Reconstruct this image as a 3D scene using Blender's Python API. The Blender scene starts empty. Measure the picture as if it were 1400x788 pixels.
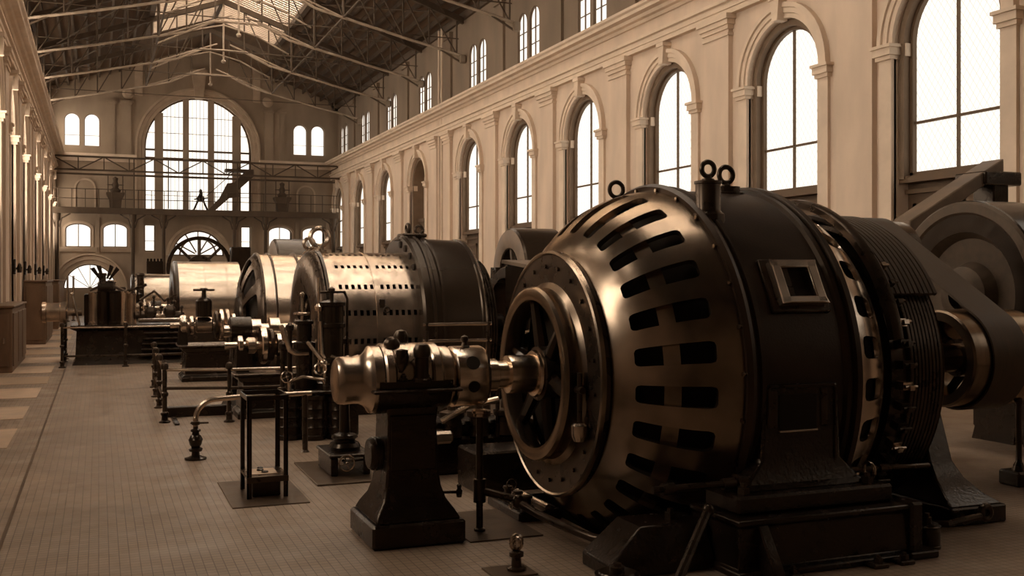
import bpy, bmesh, math, random
from math import sin, cos, pi, radians, sqrt, atan2
random.seed(7)
SC = bpy.context.scene
COL = SC.collection

# ------------------------------------------------------------------ camera, world, light, exposure
F_PX, HORIZON, VPX, EYE = 1420.0, 380.0, 135.0, 2.2
YAW = math.atan((700 - VPX) / F_PX)
cam_data = bpy.data.cameras.new('camera')
cam = bpy.data.objects.new('camera', cam_data)
COL.objects.link(cam)
cam.location = (0, 0, EYE)
cam.rotation_euler = (pi / 2, 0, -YAW)
cam_data.sensor_width = 36.0
cam_data.lens = 36.0 * F_PX / 1400.0
cam_data.shift_y = -(394 - HORIZON) / 1400.0
cam_data.clip_end = 300
SC.camera = cam

world = bpy.data.worlds.new('sky')
SC.world = world
world.use_nodes = True
bg = world.node_tree.nodes['Background']
bg.inputs['Color'].default_value = (1.0, 0.86, 0.70, 1)
bg.inputs['Strength'].default_value = 1.0

SC.view_settings.view_transform = 'Standard'
SC.view_settings.look = 'None'
SC.view_settings.gamma = 1.0
SC.view_settings.use_curve_mapping = False
SC.view_settings.exposure = 0.5
GLASS_RIGHT, GLASS_LEFT, GLASS_HIGH, GLASS_END, GLASS_SKY = 1.02, 6.5, 12.0, 1.08, 11.0      # brightness of the daylit frosted panes
DAY = (1.0, 0.85, 0.69)
SHADE = (1.0, 0.90, 0.77)

# ------------------------------------------------------------------ materials
MATS = {}
def mat(name, col, rough=0.6, metal=0.0, vary=0.0, scale=4.0, bump=0.0, bscale=30.0, coat=0.0, stretch=(1, 1, 1), spec=0.5):
    m = bpy.data.materials.new(name)
    m.use_nodes = True
    nt = m.node_tree
    p = nt.nodes['Principled BSDF']
    p.inputs['Base Color'].default_value = (*col, 1)
    p.inputs['Roughness'].default_value = rough
    p.inputs['Metallic'].default_value = metal
    p.inputs['Coat Weight'].default_value = coat
    p.inputs['Specular IOR Level'].default_value = spec
    p.inputs['Specular Tint'].default_value = (1.0, 0.80, 0.62, 1)
    tc = nt.nodes.new('ShaderNodeTexCoord')
    mp = nt.nodes.new('ShaderNodeMapping')
    mp.inputs['Scale'].default_value = stretch
    nt.links.new(tc.outputs['Object'], mp.inputs['Vector'])
    if vary > 0:
        nz = nt.nodes.new('ShaderNodeTexNoise')
        nz.inputs['Scale'].default_value = scale
        nz.inputs['Detail'].default_value = 4
        nz.inputs['Roughness'].default_value = 0.5
        nt.links.new(mp.outputs['Vector'], nz.inputs['Vector'])
        cr = nt.nodes.new('ShaderNodeValToRGB')
        cr.color_ramp.elements[0].position = 0.3
        cr.color_ramp.elements[1].position = 0.72
        cr.color_ramp.elements[0].color = (*[c * (1 - vary) for c in col], 1)
        cr.color_ramp.elements[1].color = (*[min(1, c * (1 + vary)) for c in col], 1)
        nt.links.new(nz.outputs['Fac'], cr.inputs['Fac'])
        nt.links.new(cr.outputs['Color'], p.inputs['Base Color'])
        mr = nt.nodes.new('ShaderNodeMapRange')
        mr.inputs['From Min'].default_value = 0.3
        mr.inputs['From Max'].default_value = 0.7 if metal < 0.8 else 3.0
        mr.inputs['To Min'].default_value = max(0.03, rough * 0.9)
        mr.inputs['To Max'].default_value = min(1, rough * 1.15)
        nt.links.new(nz.outputs['Fac'], mr.inputs['Value'])
        nt.links.new(mr.outputs['Result'], p.inputs['Roughness'])
    if bump > 0:
        n2 = nt.nodes.new('ShaderNodeTexNoise')
        n2.inputs['Scale'].default_value = bscale
        n2.inputs['Detail'].default_value = 4
        nt.links.new(mp.outputs['Vector'], n2.inputs['Vector'])
        b = nt.nodes.new('ShaderNodeBump')
        b.inputs['Strength'].default_value = bump
        b.inputs['Distance'].default_value = 0.02
        nt.links.new(n2.outputs['Fac'], b.inputs['Height'])
        nt.links.new(b.outputs['Normal'], p.inputs['Normal'])
    MATS[name] = m
    return m

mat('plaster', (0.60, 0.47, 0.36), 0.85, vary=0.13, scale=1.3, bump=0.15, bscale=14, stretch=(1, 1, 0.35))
mat('lining_brown', (0.17, 0.118, 0.08), 0.7, vary=0.15, scale=3)  # one even brown for the inner arches, much darker than the wall plaster
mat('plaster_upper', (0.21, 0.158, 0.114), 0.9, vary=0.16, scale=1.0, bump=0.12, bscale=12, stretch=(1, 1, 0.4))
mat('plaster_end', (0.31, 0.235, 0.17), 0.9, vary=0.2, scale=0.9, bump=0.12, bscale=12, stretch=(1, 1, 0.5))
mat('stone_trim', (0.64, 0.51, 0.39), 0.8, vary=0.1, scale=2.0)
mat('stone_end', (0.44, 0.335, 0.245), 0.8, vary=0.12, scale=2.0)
mat('wood_frame', (0.10, 0.062, 0.036), 0.55, vary=0.2, scale=3)
mat('wood_panel', (0.085, 0.052, 0.031), 0.6, vary=0.25, scale=2.5, stretch=(1, 1, 0.3))
mat('roof_board', (0.115, 0.073, 0.045), 0.85, vary=0.3, scale=1.5, stretch=(3, 0.15, 3))
mat('roof_iron', (0.068, 0.047, 0.032), 0.6, vary=0.2, scale=3)
mat('roof_iron_pale', (0.36, 0.28, 0.21), 0.6, vary=0.2, scale=3)
mat('black_paint', (0.012, 0.0075, 0.005), 0.22, vary=0.3, scale=5, spec=0.45)
mat('black_cast', (0.013, 0.008, 0.0055), 0.25, vary=0.35, scale=6, bump=0.20, bscale=34, spec=0.45)
mat('barrel_iron', (0.030, 0.0175, 0.0105), 0.36, vary=0.35, scale=3.0, bump=0.07, bscale=60, spec=0.3)
mat('dome_steel', (0.265, 0.205, 0.153), 0.25, metal=0.92, vary=0.45, scale=2.0)
mat('worn_steel', (0.48, 0.39, 0.31), 0.27, metal=0.92, vary=0.35, scale=3.5)
mat('bright_steel', (0.76, 0.65, 0.54), 0.22, metal=1.0, vary=0.12, scale=8, stretch=(1, 6, 6))
mat('pale_casing', (0.54, 0.445, 0.36), 0.24, metal=0.92, vary=0.28, scale=2.0, stretch=(.4, 2.2, 2.2))
mat('dark_metal', (0.045, 0.031, 0.022), 0.28, metal=0.5, vary=0.35, scale=6)
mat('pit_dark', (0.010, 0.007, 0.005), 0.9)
mat('belt_leather', (0.055, 0.036, 0.023), 0.55, vary=0.25, scale=5, stretch=(8, 1, 1))
mat('drum_brown', (0.024, 0.0155, 0.010), 0.24, vary=0.18, scale=1.5)
mat('pulley_iron', (0.16, 0.118, 0.085), 0.25, metal=0.9, vary=0.3, scale=3, stretch=(5, 1, 1))
mat('face_wood', (0.15, 0.105, 0.072), 0.5, vary=0.3, scale=3)
mat('wheel_wood', (0.06, 0.04, 0.026), 0.5, vary=0.3, scale=3, stretch=(1, 3, 3))
mat('cabinet_wood', (0.16, 0.10, 0.063), 0.55, vary=0.3, scale=2.5, stretch=(1, 1, 0.4))
mat('floor_plate', (0.075, 0.048, 0.030), 0.38, metal=0.3, vary=0.35, scale=5, bump=0.12, bscale=50)
mat('slab_pale', (0.50, 0.36, 0.25), 0.6, vary=0.14, scale=3)
mat('slab_mid', (0.36, 0.25, 0.165), 0.6, vary=0.14, scale=3)

def glass_mat(name, strength, mesh=0.0, col=(1.0, 0.895, 0.76)):
    m = bpy.data.materials.new(name)
    m.use_nodes = True
    nt = m.node_tree
    for n in list(nt.nodes):
        nt.nodes.remove(n)
    out = nt.nodes.new('ShaderNodeOutputMaterial')
    em = nt.nodes.new('ShaderNodeEmission')
    em.inputs['Color'].default_value = (*col, 1)
    em.inputs['Strength'].default_value = strength
    if mesh > 0:                                            # wire cast into the glass
        g = nt.nodes.new('ShaderNodeNewGeometry')
        sp = nt.nodes.new('ShaderNodeSeparateXYZ')
        nt.links.new(g.outputs['Position'], sp.inputs[0])
        res = []
        for s in (1, -1):
            mul = nt.nodes.new('ShaderNodeMath'); mul.operation = 'MULTIPLY_ADD'
            mul.inputs[1].default_value = s * 1.45
            nt.links.new(sp.outputs['Y'], mul.inputs[0]); nt.links.new(sp.outputs['Z'], mul.inputs[2])
            sc = nt.nodes.new('ShaderNodeMath'); sc.operation = 'MULTIPLY'; sc.inputs[1].default_value = 4.6
            nt.links.new(mul.outputs[0], sc.inputs[0])
            fr = nt.nodes.new('ShaderNodeMath'); fr.operation = 'FRACT'
            nt.links.new(sc.outputs[0], fr.inputs[0])
            lt = nt.nodes.new('ShaderNodeMath'); lt.operation = 'LESS_THAN'; lt.inputs[1].default_value = 0.13
            nt.links.new(fr.outputs[0], lt.inputs[0]); res.append(lt)
        mx = nt.nodes.new('ShaderNodeMath'); mx.operation = 'MAXIMUM'
        nt.links.new(res[0].outputs[0], mx.inputs[0]); nt.links.new(res[1].outputs[0], mx.inputs[1])
        ma = nt.nodes.new('ShaderNodeMath'); ma.operation = 'MULTIPLY_ADD'
        ma.inputs[1].default_value = -mesh * strength; ma.inputs[2].default_value = strength
        nt.links.new(mx.outputs[0], ma.inputs[0]); nt.links.new(ma.outputs[0], em.inputs['Strength'])
    nt.links.new(em.outputs[0], out.inputs[0])
    MATS[name] = m
glass_mat('glass_side', GLASS_RIGHT, 0.34, SHADE)
glass_mat('glass_upper', GLASS_RIGHT, 0.0, SHADE)
glass_mat('glass_left', GLASS_LEFT, 0.0, DAY)
glass_mat('glass_left_high', GLASS_HIGH, 0.0, DAY)
glass_mat('glass_end', GLASS_END, 0.0, SHADE)
glass_mat('glass_sky', GLASS_SKY, 0.0, DAY)

def floor_mat():
    m = bpy.data.materials.new('floor_tile')
    m.use_nodes = True
    nt = m.node_tree
    p = nt.nodes['Principled BSDF']
    tc = nt.nodes.new('ShaderNodeTexCoord')
    br = nt.nodes.new('ShaderNodeTexBrick')
    br.offset = 0.0
    br.inputs['Color1'].default_value = (0.30, 0.214, 0.148, 1)
    br.inputs['Color2'].default_value = (0.258, 0.182, 0.124, 1)
    br.inputs['Mortar'].default_value = (0.125, 0.084, 0.056, 1)
    br.inputs['Scale'].default_value = 1.0
    br.inputs['Mortar Size'].default_value = 0.0042
    br.inputs['Mortar Smooth'].default_value = 0.3
    br.inputs['Brick Width'].default_value = 0.075
    br.inputs['Row Height'].default_value = 0.075
    nt.links.new(tc.outputs['Object'], br.inputs['Vector'])
    nz = nt.nodes.new('ShaderNodeTexNoise')
    nz.inputs['Scale'].default_value = 0.55; nz.inputs['Detail'].default_value = 8; nz.inputs['Roughness'].default_value = 0.7
    nt.links.new(tc.outputs['Object'], nz.inputs['Vector'])
    mr = nt.nodes.new('ShaderNodeMapRange')
    mr.inputs['From Min'].default_value = 0.3; mr.inputs['From Max'].default_value = 0.7
    mr.inputs['To Min'].default_value = 0.78; mr.inputs['To Max'].default_value = 1.18
    nt.links.new(nz.outputs['Fac'], mr.inputs['Value'])
    mx = nt.nodes.new('ShaderNodeMix'); mx.data_type = 'RGBA'; mx.blend_type = 'MULTIPLY'
    mx.inputs[0].default_value = 1.0
    nt.links.new(br.outputs['Color'], mx.inputs[6]); nt.links.new(mr.outputs['Result'], mx.inputs[7])
    nt.links.new(mx.outputs[2], p.inputs['Base Color'])
    n2 = nt.nodes.new('ShaderNodeTexNoise')
    n2.inputs['Scale'].default_value = 1.4; n2.inputs['Detail'].default_value = 6
    nt.links.new(tc.outputs['Object'], n2.inputs['Vector'])
    r2 = nt.nodes.new('ShaderNodeMapRange')
    r2.inputs['From Min'].default_value = 0.35; r2.inputs['From Max'].default_value = 0.65
    r2.inputs['To Min'].default_value = 0.34; r2.inputs['To Max'].default_value = 0.58
    nt.links.new(n2.outputs['Fac'], r2.inputs['Value']); nt.links.new(r2.outputs['Result'], p.inputs['Roughness'])
    b = nt.nodes.new('ShaderNodeBump'); b.inputs['Strength'].default_value = 0.25; b.inputs['Distance'].default_value = 0.003
    b.invert = True
    nt.links.new(br.outputs['Fac'], b.inputs['Height']); nt.links.new(b.outputs['Normal'], p.inputs['Normal'])
    MATS['floor_tile'] = m
floor_mat()

# ------------------------------------------------------------------ mesh builder
WLOC = {}
def wl(o):
    return WLOC.get(o.name, (0, 0, 0)) if o else (0, 0, 0)

class MB:
    def __init__(s):
        s.v, s.f = [], []
    def quad(s, *pts):
        b = len(s.v); s.v += [tuple(p) for p in pts]; s.f.append(tuple(range(b, b + len(pts)))); return s
    def box(s, x0, x1, y0, y1, z0, z1, bev=0.0):
        if x0 > x1: x0, x1 = x1, x0
        if y0 > y1: y0, y1 = y1, y0
        if z0 > z1: z0, z1 = z1, z0
        b = len(s.v)
        if bev <= 0:
            s.v += [(x, y, z) for x in (x0, x1) for y in (y0, y1) for z in (z0, z1)]
            s.f += [tuple(b + i for i in q) for q in ((0, 1, 3, 2), (4, 6, 7, 5), (0, 4, 5, 1), (2, 3, 7, 6), (0, 2, 6, 4), (1, 5, 7, 3))]
            return s
        e = min(bev, (x1 - x0) * .45, (y1 - y0) * .45, (z1 - z0) * .45)
        X, Y, Z = (x0, x1), (y0, y1), (z0, z1)
        idx = {}
        for i in (0, 1):
            for j in (0, 1):
                for k in (0, 1):
                    sx, sy, sz = (1, -1)[i], (1, -1)[j], (1, -1)[k]
                    for ax in range(3):
                        p = [X[i] + sx * e, Y[j] + sy * e, Z[k] + sz * e]
                        p[ax] = (X[i], Y[j], Z[k])[ax]
                        idx[i, j, k, ax] = len(s.v); s.v.append(tuple(p))
        for ax in range(3):
            for h in (0, 1):
                o = [(0, 0), (0, 1), (1, 1), (1, 0)]
                q = []
                for u, w in o:
                    t = [u, w]; t.insert(ax, h); q.append(idx[t[0], t[1], t[2], ax])
                s.f.append(tuple(q))
        for i in (0, 1):
            for j in (0, 1):
                for k in (0, 1):
                    s.f.append((idx[i, j, k, 0], idx[i, j, k, 1], idx[i, j, k, 2]))
        for ax in range(3):
            o = [a for a in range(3) if a != ax]
            for u in (0, 1):
                for w in (0, 1):
                    def g(h, a):
                        t = [0, 0, 0]; t[ax] = h; t[o[0]] = u; t[o[1]] = w
                        return idx[t[0], t[1], t[2], a]
                    s.f.append((g(0, o[0]), g(1, o[0]), g(1, o[1]), g(0, o[1])))
        return s
    def rings(s, rings, closed=True, cap0=False, cap1=False):
        base = []
        for r in rings:
            base.append((len(s.v), len(r))); s.v += [tuple(p) for p in r]
        for (b0, n0), (b1, n1) in zip(base, base[1:]):
            if n0 == 1 and n1 == 1: continue
            n = max(n0, n1)
            m = n if closed else n - 1
            for i in range(m):
                j = (i + 1) % n
                if n0 == 1: s.f.append((b0, b1 + i, b1 + j))
                elif n1 == 1: s.f.append((b0 + i, b1, b0 + j))
                else: s.f.append((b0 + i, b1 + i, b1 + j, b0 + j))
        if cap0 and base[0][1] > 2: s.f.append(tuple(base[0][0] + i for i in range(base[0][1])))
        if cap1 and base[-1][1] > 2: s.f.append(tuple(base[-1][0] + i for i in range(base[-1][1])))
        return s
    def lathe(s, prof, o, ax='X', n=48, t0=0.0, t1=2 * pi, loop=False):
        full = abs(t1 - t0 - 2 * pi) < 1e-6
        N = n if full else n + 1
        R = []
        pr = list(prof) + ([prof[0]] if loop else [])
        for a, r in pr:
            row = []
            for i in range(1 if r < 1e-6 else N):
                t = t0 + (t1 - t0) * i / n
                c, d = r * cos(t), r * sin(t)
                if ax == 'X': row.append((o[0] + a, o[1] + c, o[2] + d))
                elif ax == 'Y': row.append((o[0] + c, o[1] + a, o[2] + d))
                else: row.append((o[0] + c, o[1] + d, o[2] + a))
            R.append(row)
        return s.rings(R, closed=full)
    def cyl(s, p0, p1, r0, r1=None, n=16, caps=True):
        return s.tube([p0, p1], r0, n, r_end=r1, caps=caps)
    def tube(s, path, r, n=10, closed=False, r_end=None, caps=True):
        from mathutils import Vector as V
        P = [V(p) for p in path]
        k = len(P)
        T = []
        for i in range(k):
            if closed: t = P[(i + 1) % k] - P[i - 1]
            elif i == 0: t = P[1] - P[0]
            elif i == k - 1: t = P[-1] - P[-2]
            else: t = (P[i + 1] - P[i]).normalized() + (P[i] - P[i - 1]).normalized()
            T.append(t.normalized())
        u = T[0].orthogonal().normalized()
        rows = []
        for i in range(k):
            u = (u - T[i] * u.dot(T[i]))
            u = u.normalized() if u.length > 1e-6 else T[i].orthogonal().normalized()
            w = T[i].cross(u)
            rr = r if not hasattr(r, '__len__') else r[i]
            if r_end is not None: rr = r + (r_end - r) * i / (k - 1)
            m = 1.0
            if 0 < i < k - 1 and not closed:
                d = (P[i + 1] - P[i]).normalized().dot(T[i]); m = 1 / max(d, 0.5)
            rows.append([P[i] + (u * cos(2 * pi * j / n) + w * sin(2 * pi * j / n)) * rr * m for j in range(n)])
        if closed:
            # align seam by nearest start
            rows.append(rows[0])
            return s.rings(rows)
        return s.rings(rows, cap0=caps, cap1=caps)
    def torus(s, c, R, r, ax='X', n=28, m=8):
        pts = [(r * cos(2 * pi * k / m), R + r * sin(2 * pi * k / m)) for k in range(m)]
        return s.lathe(pts, c, ax, n, loop=True)
    def sphere(s, c, r, n=16, m=8, sz=1.0):
        pr = [(-r * cos(pi * i / m) * sz, r * sin(pi * i / m)) for i in range(m + 1)]
        pr[0] = (pr[0][0], 0); pr[-1] = (pr[-1][0], 0)
        return s.lathe(pr, c, 'Z', n)
    def prism(s, poly, fn, d0, d1):
        """poly: list of (a,b); fn(a,b,d) -> xyz"""
        n = len(poly); b = len(s.v)
        s.v += [fn(p[0], p[1], d0) for p in poly] + [fn(p[0], p[1], d1) for p in poly]
        s.f.append(tuple(range(b, b + n))); s.f.append(tuple(range(b + n, b + 2 * n)))
        for i in range(n):
            j = (i + 1) % n
            s.f.append((b + i, b + j, b + n + j, b + n + i))
        return s
    def loft_rect(s, secs):
        """secs: list of (x0,x1,y0,y1,z)"""
        return s.rings([[(a, c, z), (b, c, z), (b, d, z), (a, d, z)] for a, b, c, d, z in secs], cap0=True, cap1=True)
    def build(s, name, m, parent=None, smooth=35, solid=None, bevel=None):
        me = bpy.data.meshes.new(name)
        L = wl(parent)
        me.from_pydata([(x - L[0], y - L[1], z - L[2]) for x, y, z in s.v], [], s.f)
        bm = bmesh.new(); bm.from_mesh(me)
        bmesh.ops.remove_doubles(bm, verts=bm.verts, dist=1e-5)
        bmesh.ops.recalc_face_normals(bm, faces=bm.faces)
        bm.to_mesh(me); bm.free()
        me.materials.append(MATS[m])
        if smooth:
            me.polygons.foreach_set('use_smooth', [True] * len(me.polygons))
            me.set_sharp_from_angle(angle=radians(smooth))
        o = bpy.data.objects.new(name, me)
        COL.objects.link(o)
        if parent: o.parent = parent
        WLOC[o.name] = L
        if bevel:
            md = o.modifiers.new('bevel', 'BEVEL'); md.width = bevel; md.segments = 2; md.limit_method = 'ANGLE'; md.angle_limit = radians(40)
        if solid:
            md = o.modifiers.new('solid', 'SOLIDIFY'); md.thickness = abs(solid); md.offset = -1 if solid > 0 else 1
            md = o.modifiers.new('edges', 'EDGE_SPLIT'); md.split_angle = radians(48)
        return o

def tag(o, label=None, cat=None, group=None, kind=None):
    if label: o['label'] = label
    if cat: o['category'] = cat
    if group: o['group'] = group
    if kind: o['kind'] = kind
    return o
def thing(name, loc, label, cat, group=None, kind=None):
    o = bpy.data.objects.new(name, None)
    o.empty_display_size = 0.2
    COL.objects.link(o); o.location = loc
    WLOC[o.name] = tuple(loc)
    return tag(o, label, cat, group, kind)
def share(src, name, parent, off):
    """another object with the same mesh, moved by off"""
    o = src.copy(); o.name = name; COL.objects.link(o); o.parent = parent
    o.location = (src.location[0] + off[0], src.location[1] + off[1], src.location[2] + off[2])
    WLOC[o.name] = wl(parent)
    return o
def arcpts(c, r, a0, a1, n, plane='XZ', k=0.0):
    out = []
    for i in range(n + 1):
        t = a0 + (a1 - a0) * i / n
        u, w = c[0] + r * cos(t), c[1] + r * sin(t)
        out.append((u, k, w) if plane == 'XZ' else (k, u, w) if plane == 'YZ' else (u, w, k))
    return out

# ------------------------------------------------------------------ the hall
R, L, D, Y0 = 13.92, -2.45, 66.0, -8.6
EAVE, RIDGE, XC = 13.3, 16.3, 5.735
def MR(a, b, d): return (R + d, a, b)
def ML(a, b, d): return (L - d, a, b)
def ME(a, b, d): return (a, D + d, b)
def MK(a, b, d): return (a, Y0 - d, b)

def arch_curve(c, hw, zs, rise, n=20):
    if rise <= 0: return [(c - hw, zs), (c + hw, zs)]
    return [(c - hw * cos(pi * i / n), zs + rise * sin(pi * i / n)) for i in range(n + 1)]
def opening(B, M, a0, a1, b0, b1, c, hw, zb, zs, rise, d, n=20):
    cu = arch_curve(c, hw, zs, rise, n)
    if zb > b0 + 1e-6: B.quad(M(c - hw, b0, 0), M(c + hw, b0, 0), M(c + hw, zb, 0), M(c - hw, zb, 0))
    for s, e in ((a0, c - hw), (c + hw, a1)):
        B.quad(M(s, b0, 0), M(e, b0, 0), M(e, zb, 0), M(s, zb, 0)) if zb > b0 + 1e-6 else None
        B.quad(M(s, zb, 0), M(e, zb, 0), M(e, zs, 0), M(s, zs, 0))
        B.quad(M(s, zs, 0), M(e, zs, 0), M(e, b1, 0), M(s, b1, 0))
    for p, q in zip(cu, cu[1:]):
        B.quad(M(*p, 0), M(*q, 0), M(q[0], b1, 0), M(p[0], b1, 0))
        B.quad(M(*p, 0), M(*q, 0), M(*q, d), M(*p, d))
    for s in (c - hw, c + hw):
        B.quad(M(s, zb, 0), M(s, zs, 0), M(s, zs, d), M(s, zb, d))
    B.quad(M(c - hw, zb, 0), M(c + hw, zb, 0), M(c + hw, zb, d), M(c - hw, zb, d))
def plain(B, M, a0, a1, b0, b1, d=0.0):
    B.quad(M(a0, b0, d), M(a1, b0, d), M(a1, b1, d), M(a0, b1, d))
def arch_sweep(B, M, c, hw, zs, rise, prof, n=24, legs=None):
    """prof: closed list of (offset, depth); legs: z the straight jambs run down to"""
    rows = []
    if legs is not None: rows.append([M(c - hw - o, legs, d) for o, d in prof])
    for i in range(n + 1):
        t = pi * i / n
        rows.append([M(c - (hw + o) * cos(t), zs + (rise + o) * sin(t), d) for o, d in prof])
    if legs is not None: rows.append([M(c + hw + o, legs, d) for o, d in prof])
    B.rings(rows, closed=True, cap0=True, cap1=True)
def moulding(B, M, a0, a1, prof):
    """prof: closed list of (z, depth)"""
    B.rings([[M(a0, z, d) for z, d in prof], [M(a1, z, d) for z, d in prof]], closed=True, cap0=True, cap1=True)
def mbox(B, M, a0, a1, b0, b1, d0, d1):
    B.prism([(a0, b0), (a1, b0), (a1, b1), (a0, b1)], M, d0, d1)

WN = [0]
def pane_cells(c, hw, zb, zs, rise, vs, hs):
    def az(a):
        k = (a - c) / hw
        return zs + rise * sqrt(max(0, 1 - k * k)) if rise > 0 else zs
    out = []
    A = [c - hw] + list(vs) + [c + hw]
    H = [zb] + list(hs) + [zs + rise]
    for a0, a1 in zip(A, A[1:]):
        for b0, b1 in zip(H, H[1:]):
            s, e = a0, a1
            N = 24
            xs = [s + (e - s) * i / N for i in range(N + 1)]
            ok = [x for x in xs if az(x) > b0 + 1e-4 or b0 < zs]
            if len(ok) < 3: continue
            poly = [(ok[0], b0), (ok[-1], b0)]
            for x in reversed(ok):
                z = min(b1, az(x))
                if z > b0 + 1e-4: poly.append((x, z))
            # drop collinear points
            q = []
            for i, p in enumerate(poly):
                a, b = poly[i - 1], poly[(i + 1) % len(poly)]
                if abs((p[0] - a[0]) * (b[1] - a[1]) - (p[1] - a[1]) * (b[0] - a[0])) > 1e-9: q.append(p)
            if len(q) >= 3: out.append(q)
    return out
def window(M, lights, d, label, glass, vs=(), hs=(), fw=0.09, bw=0.03, frame_mat='wood_frame', fd=0.10, group=None):
    """lights: list of (c,hw,zb,zs,rise). Frame, bars and one object per pane."""
    WN[0] += 1
    c, hw, zb, zs, rise = lights[0]
    root = thing('window_%d' % WN[0], M(c, zb, d), label, 'window', group, 'structure')
    for li, (c, hw, zb, zs, rise) in enumerate(lights):
        B = MB()
        if rise > 0:
            arch_sweep(B, M, c, hw - fw, zs, rise - fw, [(0, d - fd), (fw, d - fd), (fw, d + 0.06), (0, d + 0.06)], legs=zb)
        else:
            for s in (-1, 1): mbox(B, M, c + s * hw, c + s * (hw - fw), zb, zs, d - fd, d + 0.06)
            mbox(B, M, c - hw, c + hw, zs - fw, zs, d - fd, d + 0.06)
        mbox(B, M, c - hw, c + hw, zb, zb + fw, d - fd, d + 0.06)
        B.build('window_frame', frame_mat, root)
        V = [c + v for v in vs]
        def az(a):
            k = (a - c) / hw
            return zs + rise * sqrt(max(0, 1 - k * k)) if rise > 0 else zs
        for a in V:
            B = MB(); mbox(B, M, a - bw / 2, a + bw / 2, zb + fw, az(a) - fw * .6, d - 0.05, d + 0.05); B.build('mullion', frame_mat, root)
        for z in hs:
            w = hw if z <= zs else hw * sqrt(max(0, 1 - ((z - zs) / rise) ** 2))
            B = MB(); mbox(B, M, c - w + fw * .5, c + w - fw * .5, z - bw / 2, z + bw / 2, d - 0.045, d + 0.045); B.build('transom', frame_mat, root)
        for poly in pane_cells(c, hw - fw * .5, zb, zs, rise - (fw * .5 if rise else 0), V, hs):
            B = MB(); B.prism(poly, M, d, d + 0.012); B.build('pane', glass, root, smooth=0)
    return root

BAYS = [-1.0, 4.0, 9.0, 14.25, 18.95, 23.9, 29.1, 34.25, 39.6, 46.9, 52.9, 58.7, 64.25]
EDGE = [Y0, 1.5, 6.5, 11.5, 16.5, 21.4, 26.5, 31.6, 36.9, 43.2, 49.95, 55.8, 61.5, D]
ZS, HW, ARC = 6.6, 1.27, 0.33
ORD = ['first', 'second', 'third', 'fourth', 'fifth', 'sixth', 'seventh', 'eighth', 'ninth', 'tenth', 'eleventh', 'twelfth', 'thirteenth']

# floor with the machine pits left open
PITS = [(3.95, 7.15, 7.25, 9.75), (5.0, 6.45, 16.9, 19.1), (3.1, 5.3, 23.2, 25.8), (2.3, 4.6, 36.6, 39.0)]
xs = sorted({L - 1, R + 1} | {p for q in PITS for p in q[:2]})
ys = sorted({Y0 - 1, D + 1} | {p for q in PITS for p in q[2:]})
B = MB()
for a, b in zip(xs, xs[1:]):
    for c, d in zip(ys, ys[1:]):
        if any(q[0] <= a and b <= q[1] and q[2] <= c and d <= q[3] for q in PITS): continue
        B.quad((a, c, 0), (b, c, 0), (b, d, 0), (a, d, 0))
floor = tag(B.build('floor', 'floor_tile', smooth=0), 'small square brown tiles of the hall floor', 'floor', kind='structure')
for q in PITS:
    B = MB()
    a, b, c, d = q; z = -0.9
    for s in (((a, c), (b, c)), ((b, c), (b, d)), ((b, d), (a, d)), ((a, d), (a, c))):
        B.quad((*s[0], 0), (*s[1], 0), (*s[1], z), (*s[0], z))
    B.quad((a, c, z), (b, c, z), (b, d, z), (a, d, z))
    B.build('pit_lining', 'pit_dark', floor, smooth=0)
# border groove between aisle and machine floor, aisle slabs
B = MB(); B.box(-0.765, -0.735, Y0, D, 0.0005, 0.004); B.build('border_strip', 'floor_plate', floor, smooth=0)
for i, (y, dy, x1, w, m) in enumerate([(14.85, 1.85, -1.1, 1.3, 'slab_pale'), (17.85, 1.7, -1.1, 1.3, 'slab_pale'), (20.9, 1.85, -1.06, 1.35, 'slab_pale'), (23.6, 1.7, -1.0, 1.3, 'slab_mid'),
        (26.3, 2.0, -1.02, 1.3, 'slab_pale'), (29.4, 2.0, -0.95, 1.4, 'slab_pale'), (32.6, 2.2, -1.0, 1.3, 'slab_mid'), (36, 2.4, -0.95, 1.4, 'slab_pale'), (40, 2.6, -0.95, 1.4, 'slab_pale'),
        (44, 2.8, -0.95, 1.4, 'slab_mid'), (48.3, 3, -0.95, 1.4, 'slab_pale'), (11.6, 1.9, -1.15, 1.25, 'slab_mid'), (8.6, 1.8, -1.15, 1.25, 'slab_pale')]):
    B = MB(); B.box(x1 - w, x1, y, y + dy, -0.02, 0.006, 0.003); B.build('slab', m, floor, smooth=0)

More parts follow.
